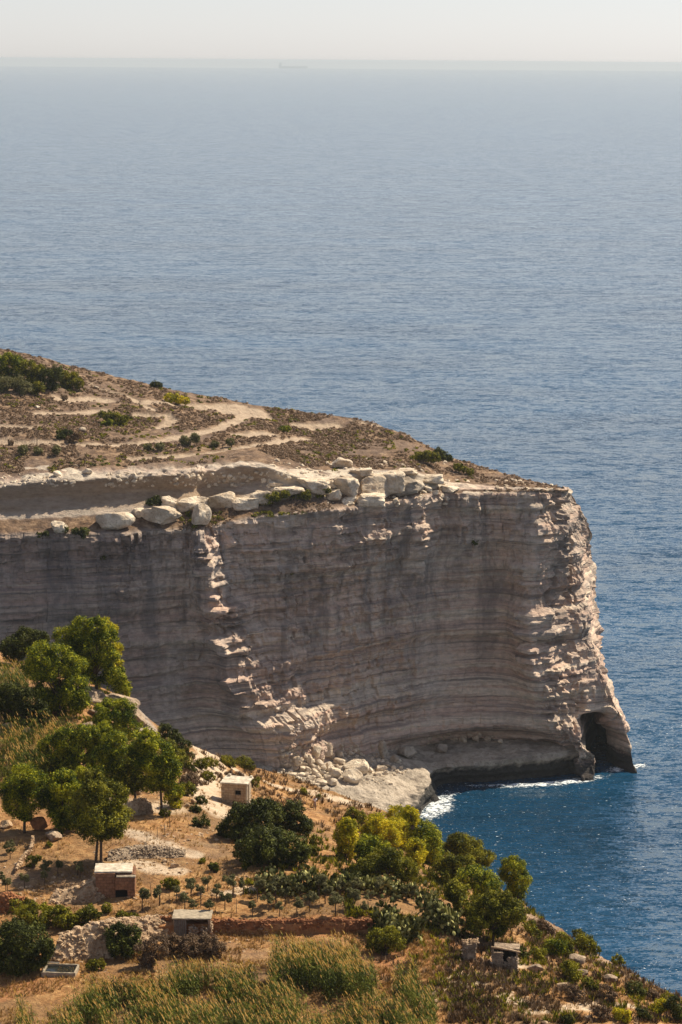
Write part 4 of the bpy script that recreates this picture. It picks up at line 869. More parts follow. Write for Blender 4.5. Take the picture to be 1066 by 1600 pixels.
# ------------------------------------------------------------------ olive saplings and stakes
def olive_proto(seed):
    r = np.random.default_rng(seed)
    t = thing('olive_sapling', 'x', 'sapling', (0, 0, 0), 0, 'olive saplings on the terrace')
    C_ = [[r.normal() * .14, r.normal() * .14, .62 + .11 * i] for i in range(4)]; v, f = leaves(C_, [.15, .18, .17, .12], .065, r, 1.0, sub=.42, aspect=.5)
    mk('crown', v, f, M['olive'], t)
    v, f = join([tube([(0, 0, -.05), (.02, 0, .35), (-.01, .01, .7)], [.034, .026, .015], 6), tube([(.0, 0, .45), (.12, .03, .75)], [.012, .006], 5), tube([(.0, 0, .5), (-.11, .03, .78)], [.012, .006], 5)])
    mk('trunk', v, f, M['bark'], t)
    return t
OL = [cs(a, b_, h, h, 280, 1160, 2.538)[:3] for a, b_, h in [(22,670,60),(57,680,35),(85,620,40),(122,685,50),(48,615,60),(113,590,50),(150,630,55),(182,665,60),(213,610,70),(255,600,50),(290,690,50),(312,620,70),(355,670,60),(385,640,90),(420,650,60),(398,690,30),(468,690,60),(478,620,50),
      (518,670,65),(555,620,80),(580,640,65),(620,690,80),(640,610,50),(690,660,70),(705,610,60),(750,650,50),(800,610,60),(850,660,50),(730,690,40),(900,630,55),(940,640,60)]]
OL += [cs(a, b_, h, h, 0, 1320, 2.423)[:3] for a, b_, h in [(28,180,40),(170,120,50),(295,115,34),(540,250,70),(605,230,60),(668,210,44),(725,180,40)]]
OL += [cs(a, b_, h, h, 0, 1180, 3.135)[:3] for a, b_, h in [(50,510,60),(285,590,60),(218,640,60),(392,600,50),(10,640,50),(30,665,45),(120,650,60),(60,480,40),(230,600,40)]]
OL = [(a, b_, h) for a, b_, h in OL]
pro = [olive_proto(40 + i) for i in range(4)]; used = set()
hi_ = sorted([p for p in OL if p[0] > 215 and p[1] >= 1415]); mid_ = sorted([p for p in OL if p[0] > 215 and p[1] < 1415]); lf = sorted([p for p in OL if p[0] <= 215])
cnt = 0
for rowname, row in (('front row above the red wall', hi_), ('back row before the cactus hedge', mid_), ('left field below the grove', lf)):
    for k, (px, py, h) in enumerate(row):
        p = gp(px, py); hm = max(1.35, h * p.y / F * 1.3); i = cnt % 4
        t = pro[i] if i not in used else copy_tree(pro[i]); used.add(i)
        t.location = p; t.scale = (hm * 1.05, hm * 1.05, hm * .98); t.rotation_euler = (0, 0, rng.uniform(0, 6.28))
        t['label'] = '%s young olive sapling from the left in the %s' % (ORD[k + 1], rowname); cnt += 1
ST_ = [(720,430,80),(770,415,70),(805,390,60),(832,360,60),(740,710,60),(780,730,80),(985,730,70)]
ST_ = [cs(a, b_, h, h, 0, 1180, 3.135)[:3] for a, b_, h in ST_] + [cs(a, b_, h, h, 0, 1320, 2.423)[:3] for a, b_, h in [(570,195,60),(640,245,70),(760,235,76),(975,215,60),(920,190,50),(895,260,60),(220,20,50)]]
sk = None
for k, (px, py, h) in enumerate(sorted(ST_)):
    p = gp(px, py); hm = h * p.y / F
    v, f = tube([(0, 0, -.1), (.02, 0, hm * .5), (rng.normal() * .05, 0, hm)], [.035, .03, .022], 6)
    o = mk('stake', v + np.array(p), f, M['stake'], at=p); tag(o, '%s bare grey stake from the left on the olive terraces' % ORD[k + 1], 'stake', 'bare stakes on the terraces')

# ------------------------------------------------------------------ rubble walls
def bank(label, bottom, top, lean, m, sz=.16, cap=.7, name='dry_stone_wall', cat='wall', dens=1.0, group=None):
    B_ = [gp(*p) for p in bottom]; T2 = [PD(px, py, b_.y + lean) for (px, py), b_ in zip(top, B_)]
    K = []
    for t_ in T2:
        q = t_ + Vector((0, cap, 0)); K.append(q)
    o0 = B_[0].copy(); r = np.random.default_rng(int(bottom[0][0] + 50))
    t = thing(name, label, cat, o0, 0, group)
    V, Fq = [], []
    for b_, t_, k_ in zip(B_, T2, K):
        bb = b_.copy(); bb.z -= .5; kk = k_.copy(); kk.z = t_.z - .05; kd = k_ + Vector((0, .15, 0)); kd.z = min(gz(kd.x, kd.y), t_.z) - .5
        V += [bb - o0, b_ - o0, t_ - o0, kk - o0, kd - o0]
    for i in range(len(B_) - 1):
        for j in range(4): Fq.append((i * 5 + j, (i + 1) * 5 + j, (i + 1) * 5 + j + 1, i * 5 + j + 1))
    Fq += [(0, 1, 2, 3)]
    n_ = (len(B_) - 1) * 5; Fq += [(n_ + 3, n_ + 2, n_ + 1, n_)]
    mk('core', np.array([list(v) for v in V]), np.array(Fq), M[m], t)
    P_, S_ = [], []
    for i in range(len(B_) - 1):
        L = (B_[i + 1] - B_[i]).length; hh = (T2[i] - B_[i]).length + cap; n = int(L * hh / (sz * sz * 2.0) * dens)
        for _ in range(n):
            u = r.random(); w = r.random() * hh; hf = (T2[i] - B_[i]).length
            b_ = B_[i].lerp(B_[i + 1], u); t_ = T2[i].lerp(T2[i + 1], u); k_ = K[i].lerp(K[i + 1], u)
            p = b_.lerp(t_, w / hf) if w < hf else t_.lerp(k_, (w - hf) / cap)
            P_.append(p - o0 + Vector((r.normal() * .03, r.normal() * .05, r.normal() * .04))); S_.append(sz * (.45 + 1.5 * r.random() ** 2.2))
    v, f = small_rocks(P_, S_, seed=abs(int(bottom[0][0])) % 50 + 3); mk('stones', v, f, M[m], t)
bank('long straight red brown retaining wall along the olive terrace', [(332, 1453), (400, 1453), (480, 1452), (585, 1450)], [(332, 1439), (400, 1439), (480, 1438), (585, 1438)], .15, 'redrubble', .13, .5)
bank('broad pale rubble bank between the tank and the open shed', [(78, 1503), (120, 1500), (170, 1497), (223, 1474), (266, 1462)], [(92, 1464), (125, 1452), (165, 1440), (215, 1437), (262, 1433)], 1.5, 'rubble', .17, .8)
bank('rounded rubble heap left of the roofed stone hut', [(75, 1412), (115, 1412), (150, 1410), (168, 1402)], [(82, 1398), (120, 1388), (145, 1376), (158, 1374)], 1.0, 'rubble', .15, .9)
bank('pale curved dry stone wall on the left field', [(22, 1366), (32, 1352), (44, 1337), (53, 1322)], [(26, 1356), (34, 1340), (48, 1325), (52, 1308)], .2, 'rubble', .12, .5)
bank('dark red dry stone wall at the left edge', [(-12, 1428), (15, 1426), (40, 1418)], [(-12, 1402), (12, 1396), (38, 1404)], .3, 'redrubble', .14, .6)
bank('low grey rubble wall across the bare terrace', [(168, 1346), (215, 1342), (255, 1340), (290, 1340)], [(170, 1332), (215, 1322), (255, 1324), (290, 1332)], .9, 'greyrubble', .10, .6)
bank('short pale rubble wall under the rightmost grove tree', [(190, 1274), (215, 1274), (240, 1272)], [(192, 1262), (215, 1250), (236, 1256)], .8, 'rubble', .15, .6)
bank('low stone edging below the bare bank', [(215, 1440), (250, 1442), (268, 1440)], [(215, 1434), (250, 1434), (268, 1433)], .1, 'redrubble', .09, .3)
for px, py, w, h, lb, m_ in [(84, 1305, 30, 20, 'grey boulder under the dark green tree on the left', 'outcrop'), (8, 1288, 24, 16, 'pale boulder at the left edge below the small tree', 'rubble'), (62, 1288, 34, 26, 'orange brown rock beside the dark green tree', 'redrubble'), (14, 1134, 22, 14, 'pale rock on the left edge above the reeds', 'outcrop'), (40, 1142, 18, 12, 'grey rock between the reeds and the thicket', 'outcrop'),
                      (56, 1128, 12, 10, 'small pale rock at the top of the reeds', 'rubble'), (258, 1345, 10, 7, 'brown stone on the bare terrace, left one', 'rubble'), (272, 1352, 16, 9, 'ochre stone on the bare terrace beside the left one', 'rubble'), (216, 1236, 16, 14, 'rock ledge behind the rightmost grove tree', 'rubble'), (302, 1252, 12, 10, 'pale stone at the foot of the track', 'rubble'), (292, 1258, 10, 8, 'little stone left of the one at the foot of the track', 'rubble'),
                      (838, 1512, 30, 16, 'grey outcrop on the middle of the seaward slope', 'outcrop'), (905, 1500, 34, 22, 'rocky outcrop on the seaward brink', 'outcrop'), (955, 1530, 26, 16, 'rocky outcrop lower on the seaward brink', 'outcrop'), (880, 1540, 22, 12, 'tan rock on the lower right slope', 'rubble'), (935, 1573, 18, 10, 'pale rock near the bottom right', 'rubble'), (918, 1590, 12, 9, 'small grey rock at the bottom right', 'outcrop'),
                      (852, 1598, 14, 8, 'pale rock at the bottom edge', 'rubble'), (680, 1564, 12, 6, 'flat pale stone by the reeds', 'rubble'), (905, 1520, 30, 12, 'long low rock below the brink outcrop', 'outcrop'), (752, 1500, 10, 12, 'pale stone before the ruined pillar', 'rubble')]:
    boulder(px, py, w, h, lb, None, m=m_, bvh=BG, name='rock', cat='rock')
# bare outcrop on the crest of the hillside
for i, (px, py, w, h, tl, lb) in enumerate([(150, 1086, 60, 30, .25, 'jagged bare rock at the crest left of the outcrop'), (186, 1094, 66, 32, .35, 'flat bare rock in the middle of the crest outcrop'), (212, 1116, 44, 26, .75, 'steep bare rock at the right end of the crest outcrop'), (234, 1146, 36, 18, .95, 'lowest bare rock of the crest outcrop'), (150, 1112, 30, 16, .2, 'pale rock under the left end of the crest outcrop'), (136, 1132, 20, 12, .1, 'small pale rock below the crest outcrop')]):
    boulder(px, py, w, h, lb, 'bare rocks of the crest outcrop', m='outcrop', bvh=BG, name='rock', cat='rock', cuts=9, seed=500 + i, tilt=tl, sink=.36, dep=w * 1.2, blocky=True)

# ------------------------------------------------------------------ huts, tank
def box(x0, x1, y0, y1, z0, z1):
    v = np.array([(x, y, z) for z in (z0, z1) for x, y in ((x0, y0), (x1, y0), (x1, y1), (x0, y1))])
    return v, np.array([(3, 2, 1, 0), (4, 5, 6, 7), (0, 1, 5, 4), (1, 2, 6, 5), (2, 3, 7, 6), (3, 0, 4, 7)])
def bx(name, parent, m, *bs):
    v, f = join([box(*b_) for b_ in bs]); r = np.random.default_rng(len(v)); o = mk(name, v, f, M[m], parent)
    md = o.modifiers.new('bevel', 'BEVEL'); md.width = .03; md.segments = 2
    if name in ('wall', 'roof', 'ledge', 'tank_wall'):
        sb = o.modifiers.new('courses', 'SUBSURF'); sb.subdivision_type = 'SIMPLE'; sb.levels = sb.render_levels = 4
        tx = bpy.data.textures.get('worn') or bpy.data.textures.new('worn', 'CLOUDS'); tx.noise_scale = .35; tx.noise_depth = 3
        dm = o.modifiers.new('worn', 'DISPLACE'); dm.texture = tx; dm.strength = .13; dm.mid_level = .5; dm.texture_coords = 'LOCAL'
    return o
def hut_white():
    p = gp(365, 1259); k = p.y / F; W = 41 * k; Hh = 36 * k; D = 2.6
    t = thing('hut', 'small pale stone hut with a white flat roof and one little window', 'hut', p, R(-11))
    x0, x1 = -W / 2, W / 2; wx, wz, ws = .18 * W, Hh * .62, .32
    wl_ = bx('wall', t, 'block', (x0, wx - ws, 0, .25, -1.2, Hh), (wx + ws, x1, 0, .25, -1.2, Hh), (wx - ws, wx + ws, 0, .25, -1.2, wz - .26), (wx - ws, wx + ws, 0, .25, wz + .26, Hh),
       (x0, x0 + .25, .251, D, -1.2, Hh), (x1 - .25, x1, .251, D, -1.2, Hh), (x0 + .251, x1 - .251, D - .25, D, -1.2, Hh))
    w = bx('window_shade_sheet', t, 'shade_in', (wx - ws + .003, wx + ws - .003, .18, .22, wz - .255, wz + .255)); bx('frame', w, 'concrete', (wx - ws - .04, wx + ws + .04, -.06, -.003, wz + .262, wz + .36), (wx - ws - .04, wx - ws + .03, -.05, -.003, wz - .26, wz + .26))  # dark sheet in the window hole is painted shade
    rf = bx('roof', t, 'plaster', (x0 - .12, x1 + .22, -.15, D + .12, Hh + .003, Hh + .18)); bx('corner_stone', rf, 'plaster', (x0 + .2, x0 + .5, D - .3, D + .05, Hh + .183, Hh + .42)); bx('corner_stone', rf, 'plaster', (x1 - .1, x1 + .15, D - .3, D + .05, Hh + .183, Hh + .34))
    bx('pillar', t, 'plaster', (x1 + .02, x1 + .16, -.12, .05, -.6, Hh - .003)); bx('pillar', t, 'plaster', (x1 + .05, x1 + .2, .8, .95, -.6, Hh - .003))
hut_white()
def hut_red():
    p = gp(190, 1404); k = p.y / F; W = 66 * k; Hh = 42 * k; D = 2.9
    t = thing('hut', 'reddish stone block hut with a pale flat roof and a dark doorway at its foot', 'hut', p, R(3))
    xa, xb = -42 * k, 22 * k; xm = -10 * k
    bx('wall', t, 'redblock', (xa, xm - .0, .3, D, -.3, Hh * .97), (xm + .003, xb, .0, .3, Hh * .34, Hh * .84), (xm + 1.15, xb, .0, .3, -.3, Hh * .337), (xb - .25, xb, .303, D, -.3, Hh * .86), (xm + .003, xb - .253, D - .3, D, -.3, Hh * .86))
    bx('roof', t, 'plaster', (xa - .12, xb - .25, .45, D + .1, Hh * .97 + .003, Hh * .97 + .17)); bx('ledge', t, 'concrete', (xm + .1, xb + .06, -.06, .44, Hh * .843, Hh * .9)); bx('roof', t, 'redblock', (xm + .1, xb, .445, D - .01, Hh * .862, Hh * .93))
    bx('doorway_shade_sheet', t, 'shade_in', (xm + .01, xm + 1.14, .31, .35, -.3, Hh * .34))  # dark sheet behind the door gap, painted as its shade
hut_red()
def shed():
    p = gp(300, 1464); k = p.y / F; W = 60 * k; Hh = 30 * k
    t = thing('shed', 'dark open-fronted shed with a flat pale slab roof beside the red wall', 'shed', p, R(-1))
    x0, x1 = -30 * k, 30 * k; D = 2.2
    bx('wall', t, 'greyrubble', (x0, x0 + .2, .1, D, -.3, Hh), (x1 - .2, x1, .1, D, -.3, Hh), (x0 + .203, x1 - .203, D - .2, D, -.3, Hh)); bx('shade_sheet', t, 'shade_in', (x0 + .21, x1 - .21, D - .23, D - .21, -.3, Hh - .01))  # thin dark sheet before the back wall paints the shed's inner shade
    bx('roof', t, 'concrete', (x0 - .15, x1 + .08, -.15, D + .15, Hh + .003, Hh + .14))
    bx('panel', t, 'wood', *[(x0 + .05 + .19 * i, x0 + .05 + .19 * i + .17, -.02 + .015 * (i % 2), .06, -.2, Hh - .02) for i in range(6)])
    r = np.random.default_rng(3)
    for c0, w_, h_ in ((.15, .62, 1.15), (1.15, .62, 1.0)):
        P_ = [(c0 + r.normal() * w_ * .3, -.1 + r.normal() * .12, abs(r.uniform(0, h_)) * (1 - .25 * abs(r.normal()))) for _ in range(90)]
        v, f = small_rocks(P_, r.uniform(.08, .17, 90), 9); mk('stone_pile', v, f, M['greyrubble'], t)
    P_ = [(x1 + .12 + r.normal() * .04, -.05 + r.normal() * .06, z) for z in np.arange(-.1, Hh - .1, .1)]; v, f = small_rocks(P_, r.uniform(.09, .15, len(P_)), 12); mk('jamb', v, f, M['rubble'], t)
shed()
def ruin():
    p = gp(790, 1516); k = p.y / F
    t = thing('ruined_hut', 'ruined stone hut with a thin pale lintel over a dark opening', 'hut', p, R(-6))
    r = np.random.default_rng(8)
    def pile(x0, x1, y0, y1, z1, n, name='wall'):
        P_ = [(r.uniform(x0, x1), r.uniform(y0, y1), r.uniform(-.1, z1)) for _ in range(n)]; v, f = small_rocks(P_, r.uniform(.08, .17, n), n % 17)
        v2, f2 = box(x0 + .06, x1 - .06, y0 + .06, y1 - .06, -.4, z1 - .05); V, Fs = join([(v, f), (v2, f2)]); mk(name, V, Fs, M['outcrop'], t)
    pile(-23 * k, -4 * k, 0, .45, 30 * k, 150); pile(3 * k, 20 * k, 0, .45, 22 * k, 120); pile(-23 * k, 20 * k, 1.5, 1.8, 30 * k, 160); pile(-3 * k, 2.5 * k, .05, .4, 12 * k, 40)
    bx('opening_shade_sheet', t, 'shade_in', (-22 * k, 19 * k, 1.40, 1.44, 0, 33 * k))  # dark sheet before the back wall, shade put into its colour
    v, f = tube([(-24 * k, .1, 38 * k), (-8 * k, .05, 36.5 * k), (8 * k, .1, 34.5 * k), (24 * k, .1, 31 * k)], [.10, .09, .10, .08], 7); mk('lintel', v, f, M['rubble'], t)
    v, f = join([tube([(-21 * k, .1, 24 * k), (-21.5 * k, .1, 38 * k)], [.1, .09], 6), tube([(18 * k, .1, 18 * k), (18.5 * k, .1, 32 * k)], [.08, .08], 6)]); mk('post', v, f, M['outcrop'], t)
    bx('roof', t, 'outcrop', (-20 * k, 22 * k, .4, 1.8, 33 * k, 35 * k))
    p = gp(736, 1503); t = thing('ruined_pillar', 'crumbling square stone pillar left of the ruined hut', 'pillar', p, R(4))
    pile(-13 * k, 9 * k, 0, 1.0, 30 * k, 260); P_ = [(r.uniform(-14 * k, 13 * k), r.uniform(-.1, 1), 32 * k + r.uniform(0, .12)) for _ in range(60)]; v, f = small_rocks(P_, r.uniform(.08, .16, 60), 5); mk('top', v, f, M['rubble'], t)
ruin()
def tank():
    p = gp(95, 1527); k = p.y / F
    t = thing('water_tank', 'square open concrete water tank with pale rim and dark water', 'tank', p, R(-4)); W, D, Hh, th = 52 * k, 2.3, .42, .16
    x0, x1 = -32 * k, 24 * k
    bx('tank_wall', t, 'concrete', (x0, x1, 0, th, -.4, Hh), (x0, x1, D - th, D, -.4, Hh), (x0, x0 + th, th + .001, D - th - .001, -.4, Hh), (x1 - th, x1, th + .001, D - th - .001, -.4, Hh), )
    bx('water', t, 'water_tank', (x0 + th, x1 - th, th, D - th, -.3, Hh - .22)); bx('plank', t, 'wood', (x0 - .5, x0 + 1.2, D - .05, D + .15, Hh + .02, Hh + .08))
tank()

# ------------------------------------------------------------------ person
def person():
    p = gp(492, 1266); t = thing('person', 'person in a white shirt and brown trousers standing on the dry slope', 'person', p, R(195))
    def skinned(name, J, E, m, root=0, sub=1):
        me = bpy.data.meshes.new(name); me.from_pydata([j[:3] for j in J], E, []); o = bpy.data.objects.new(name, me); COL.objects.link(o)
        md = o.modifiers.new('s', 'SKIN'); sv = me.skin_vertices[0].data
        for i, j in enumerate(J): sv[i].radius = (j[3], j[4] if len(j) > 4 else j[3])
        sv[root].use_root = True; o.modifiers.new('d', 'SUBSURF').levels = sub
        dg = bpy.context.evaluated_depsgraph_get(); nm = bpy.data.meshes.new_from_object(o.evaluated_get(dg)); o.modifiers.clear(); o.data = nm
        nm.materials.clear(); nm.materials.append(M[m]); nm.polygons.foreach_set('use_smooth', [True] * len(nm.polygons)); o.parent = t; return o
    def arm(s): return [(.17 * s, 0, 1.42, .055), (.27 * s, -.03, 1.18, .045), (.13 * s, -.25, 1.20, .034), (.06 * s, -.31, 1.24, .026)]
    J = [(0, 0, .96, .13, .10), (0, 0, 1.18, .13, .09), (0, 0, 1.40, .14, .09), (0, 0, 1.50, .055), (0, -.02, 1.60, .075, .085), (0, -.02, 1.70, .065, .075)] + arm(1) + arm(-1)
    J += [(.09, 0, .88, .085), (.10, -.01, .50, .058), (.11, .01, .09, .042), (.12, -.10, .04, .035), (-.09, 0, .88, .085), (-.10, -.02, .50, .058), (-.12, .0, .09, .042), (-.13, -.11, .04, .035)]
    E = [(0, 1), (1, 2), (2, 3), (3, 4), (4, 5), (2, 6), (6, 7), (7, 8), (8, 9), (2, 10), (10, 11), (11, 12), (12, 13), (0, 14), (14, 15), (15, 16), (16, 17), (0, 18), (18, 19), (19, 20), (20, 21)]
    body = skinned('body', J, E, 'skin')
    # fingers, nose and ears joined to the body mesh
    bm = bmesh.new(); bm.from_mesh(body.data)
    def add(v, f):
        vs = [bm.verts.new(tuple(q)) for q in v]
        for a in f: bm.faces.new([vs[i] for i in a])
    for s in (1, -1):
        for i in range(5):
            bz = Vector((.06 * s, -.31, 1.25 - .016 * i)); L = [.05, .075, .08, .075, .06][i]
            dd = Vector((-.5 * s, -.8, .4 if i == 0 else 0)).normalized()
            add(*tube([bz, bz + dd * L * .55, bz + dd * L * .8 + Vector((-.02 * s, .012, 0)), bz + dd * L * .9 + Vector((-.035 * s, .03, 0))], [.010, .009, .008, .005], 6))
        add(*tube([(.083 * s, 0, 1.62), (.092 * s, .01, 1.65), (.088 * s, .01, 1.68)], [.006, .012, .007], 6))
    add(*tube([(0, -.10, 1.68), (0, -.125, 1.645), (0, -.11, 1.63)], [.007, .014, .008], 6))
    bm.to_mesh(body.data); bm.free()
    sh = skinned('shirt', [(0, 0, .98, .15, .12), (0, 0, 1.18, .15, .11), (0, 0, 1.40, .16, .11), (.17, 0, 1.42, .07), (.25, -.02, 1.24, .062), (-.17, 0, 1.42, .07), (-.25, -.02, 1.24, .062)], [(0, 1), (1, 2), (2, 3), (3, 4), (2, 5), (5, 6)], 'shirt')
    tr_ = skinned('trousers', [(0, 0, .97, .14, .115), (.09, 0, .86, .10), (.10, -.01, .50, .075), (.11, .01, .12, .062), (-.09, 0, .86, .10), (-.10, -.02, .50, .075), (-.12, 0, .12, .062)], [(0, 1), (1, 2), (2, 3), (0, 4), (4, 5), (5, 6)], 'trousers')
    hr = skinned('hair', [(0, .03, 1.64, .075, .07), (0, .01, 1.73, .075, .075)], [(0, 1)], 'hair')
    for s in (1, -1): skinned('shoe', [(.115 * s, .03, .045, .045), (.12 * s, -.12, .035, .042)], [(0, 1)], 'hair')
    bxo = bx('camera', t, 'hair', (-.06, .06, -.40, -.335, 1.20, 1.28))
person()

# ------------------------------------------------------------------ ship on the horizon
def ship():
    p = PZ(458, 106.3, 0.0); k = p.y / F; L = 44 * k; B = L * .15; hgt = L * .055
    t = thing('cargo_ship', 'faint long cargo ship far out on the hazy horizon', 'ship', p, 0)
    xs = [(-.5, .8), (-.46, 1), (.3, 1), (.42, .7), (.5, .06)]; V, Fq = [], []
    for x, w in xs:
        for z, ww in ((-.5, .7), (1, 1)):
            V += [(x * L + (z > 0) * (x > .4) * L * .015, -B / 2 * w * ww, z * hgt + (z > 0) * hgt * .25 * (x > .4)), (x * L + (z > 0) * (x > .4) * L * .015, B / 2 * w * ww, z * hgt + (z > 0) * hgt * .25 * (x > .4))]
    for i in range(len(xs) - 1):
        a = i * 4; b_ = a + 4; Fq += [(a, b_, b_ + 2, a + 2), (a + 1, a + 3, b_ + 3, b_ + 1), (a + 2, b_ + 2, b_ + 3, a + 3), (a, a + 1, b_ + 1, b_)]
    Fq += [(0, 2, 3, 1), (16, 17, 19, 18)]
    mk('hull', V, np.array(Fq), M['hull'], t)
    def b2(name, x0, x1, w, z0, z1, m): v, f = box(x0 * L, x1 * L, -w * B, w * B, z0 * hgt, z1 * hgt); mk(name, v, f, M[m], t)
    b2('superstructure', -.48, -.40, .4, 1.003, 3.0, 'hull'); b2('bridge', -.455, -.40, .48, 3.003, 3.4, 'hull'); b2('funnel', -.495, -.482, .12, 1.003, 3.2, 'hull')
    for i in range(5): b2('hatch', -.34 + i * .14, -.24 + i * .14, .35, 1.003, 1.25, 'hull')
    v, f = tube([(.4 * L, 0, hgt * 1.2), (.4 * L, 0, hgt * 2.6)], [L * .003, L * .002], 6); mk('mast', v, f, M['hull'], t)
ship()

# ------------------------------------------------------------------ ground cover (nobody could count it)
def inside(px0, py0, px1, py1, n, bvh, r):
    out = []
    for _ in range(n):
        q = hit(bvh, r.uniform(px0, px1), r.uniform(py0, py1))
        if q is not None: out.append(q)
    return out
def reeds(label, polys, n, hmin, hmax, seed, plume_p=.55):
    """polys: list of (px0, py0, px1, py1) patches of the ground where the canes root"""
    r = np.random.default_rng(seed); Vl, Fl, Vp, Fp = [], [], [], []; ol = op = 0
    for box_, nn in polys:
        for q in inside(*box_, int(nn * n), BG, r):
            if vn(q.x / 2.2, q.y / 2.6, seed) < -.22 - .5 * float(vn(q.x / .8, q.y / .8, 3)): continue
            h = r.uniform(hmin, hmax) * (1 + .25 * float(vn(q.x / 3, q.y / 3, 4))); a = r.uniform(0, 6.28); ln = Vector((-.22, 0, 0)) * r.uniform(.3, 1.4) + Vector((math.cos(a), math.sin(a), 0)) * .12
            top = q + ln * h * .6 + Vector((0, 0, h)); q = q - Vector((0, 0, .1)); mid = q.lerp(top, .5) - ln * .15 * h
            sd = Vector((.016, .008, 0)); P_ = [q - sd, q + sd, mid + sd, mid - sd, top + sd * .5, top - sd * .5]
            Vl += P_; Fl += [(ol, ol + 1, ol + 2, ol + 3), (ol + 3, ol + 2, ol + 4, ol + 5)]; ol += 6
            for j in range(9):
                u = r.uniform(.12, .95); b_ = (q.lerp(mid, u * 2) if u < .5 else mid.lerp(top, u * 2 - 1)); az = r.uniform(0, 6.28); L = r.uniform(.35, .7)
                o_ = Vector((math.cos(az), math.sin(az), 0)); s_ = Vector((-o_.y, o_.x, 0)) * r.uniform(.022, .04)
                m1 = b_ + o_ * L * .5 + Vector((0, 0, L * .38)); e = b_ + o_ * L + Vector((0, 0, L * r.uniform(-.1, .35)))
                Vl += [b_, m1 - s_, e, m1 + s_]; Fl.append((ol, ol + 1, ol + 2, ol + 3)); ol += 4
            if r.random() < plume_p:
                dr = Vector((-.45, r.normal() * .2, .9)).normalized(); PL = r.uniform(.35, .6)
                for j in range(13):
                    u = r.random(); b_ = top + dr * PL * u; az = r.uniform(0, 6.28); o_ = (Vector((math.cos(az), math.sin(az), .9)) * .5 + dr).normalized(); L = .17 * (1.2 - u); s_ = Vector((-math.sin(az), math.cos(az), 0)) * .028
                    Vp += [b_ - s_, b_ + s_, b_ + o_ * L + s_ * .4, b_ + o_ * L - s_ * .4]; Fp.append((op, op + 1, op + 2, op + 3)); op += 4
    o0 = gp((polys[0][0][0] + polys[0][0][2]) / 2, (polys[0][0][1] + polys[0][0][3]) / 2)
    Vl = np.array([list(v) for v in Vl]); V = Vl; me_f = np.array(Fl)
    if Vp: V = np.vstack([Vl, np.array([list(v) for v in Vp])]); f2 = np.array(Fp) + len(Vl); allf = np.vstack([me_f, f2])
    else: allf = me_f
    o = mk('reeds', V, allf, M['reed'], at=o0); o.data.materials.append(M['plume'])
    mi = np.zeros(len(allf), np.int32); mi[len(me_f):] = 1; o.data.polygons.foreach_set('material_index', mi)
    tag(o, label, 'reeds', kind='stuff')
reeds('wide bed of green and tan plumed reeds along the bottom', [((30, 1578, 680, 1660), 1.0), ((130, 1556, 460, 1580), .22), ((250, 1538, 430, 1556), .09)], 4300, 1.4, 2.3, 5)
reeds('tall plumed reed clump before the red wall', [((425, 1530, 655, 1580), 1.0), ((430, 1506, 560, 1532), .4)], 1500, 1.8, 3.0, 6)
reeds('tan plumed reeds on the left slope below the thicket', [((-20, 1150, 125, 1225), 1.0), ((60, 1165, 130, 1190), .3)], 1100, 1.5, 2.5, 7)
reeds('small reed patch at the upper left edge', [((-20, 1060, 45, 1115), 1.0)], 420, 1.6, 2.6, 8)
PERSON = gp(492, 1266)
def tufts(label, name, areas, size, m, seed, blades=6, bvh=None, z=None, w=.05, cond=None):
    r = np.random.default_rng(seed); Vs = []
    for box_, n in areas:
        for q in inside(*box_, n, bvh or BG, r):
            if vn(q.x / 2.5, q.y / 2.5, seed) < -.15: continue
            if (q - PERSON).xy.length < 1.5 or (abs(q.x / q.y - PERSON.x / PERSON.y) < .006 and -14 < q.y - PERSON.y < 0): continue
            for _ in range(blades):
                a = r.uniform(0, 6.28); s_ = size * r.uniform(.5, 1.3); o_ = Vector((math.cos(a), math.sin(a), 0)); sd = Vector((-o_.y, o_.x, 0)) * w * s_
                b_ = q + o_ * r.uniform(0, .4) * size; Vs += [b_ - sd, b_ + sd, b_ + o_ * s_ * .45 + Vector((0, 0, s_ * .8)) + sd * .3, b_ + o_ * s_ * .45 + Vector((0, 0, s_ * .8)) - sd * .3]
    V = np.array([list(v) for v in Vs]); o0 = V[0].copy()
    tag(mk(name, V, np.arange(len(V)).reshape(-1, 4), M[m], at=o0), label, name.replace('_', ' '), kind='stuff')
tufts('dry straw coloured grass on the terraces', 'dry_grass', [((0, 1280, 640, 1440), 3600), ((200, 1455, 700, 1560), 7000), ((380, 1200, 640, 1290), 3500), ((640, 1400, 1066, 1600), 4500), ((250, 1165, 420, 1280), 900), ((0, 1480, 230, 1600), 2500)], .28, 'straw', 21, 6, w=.10)
tufts('low brown scrub on the slopes', 'scrub', [((380, 1205, 660, 1300), 900), ((700, 1440, 1066, 1600), 2300), ((560, 1480, 760, 1600), 350), ((250, 1175, 400, 1230), 300)], .5, 'brown', 22, 14, w=.10)
tufts('low green weeds on the slopes', 'weeds', [((640, 1400, 1066, 1600), 1500), ((540, 1290, 860, 1440), 2600), ((0, 1030, 260, 1240), 1800), ((380, 1300, 620, 1400), 700)], .5, 'mid', 23, 14, w=.12)
def loose(label, areas, smin, smax, m, seed, bvh=None):
    r = np.random.default_rng(seed); P_ = []
    for box_, n in areas: P_ += [q for q in inside(*box_, n, bvh or BG, r) if vn(q.x / 4, q.y / 4, seed) > -.1]
    v, f = small_rocks(P_, smin + (smax - smin) * r.random(len(P_)) ** 3, seed); tag(mk('loose_stones', v, f, M[m], at=v[0]), label, 'stones', kind='stuff')
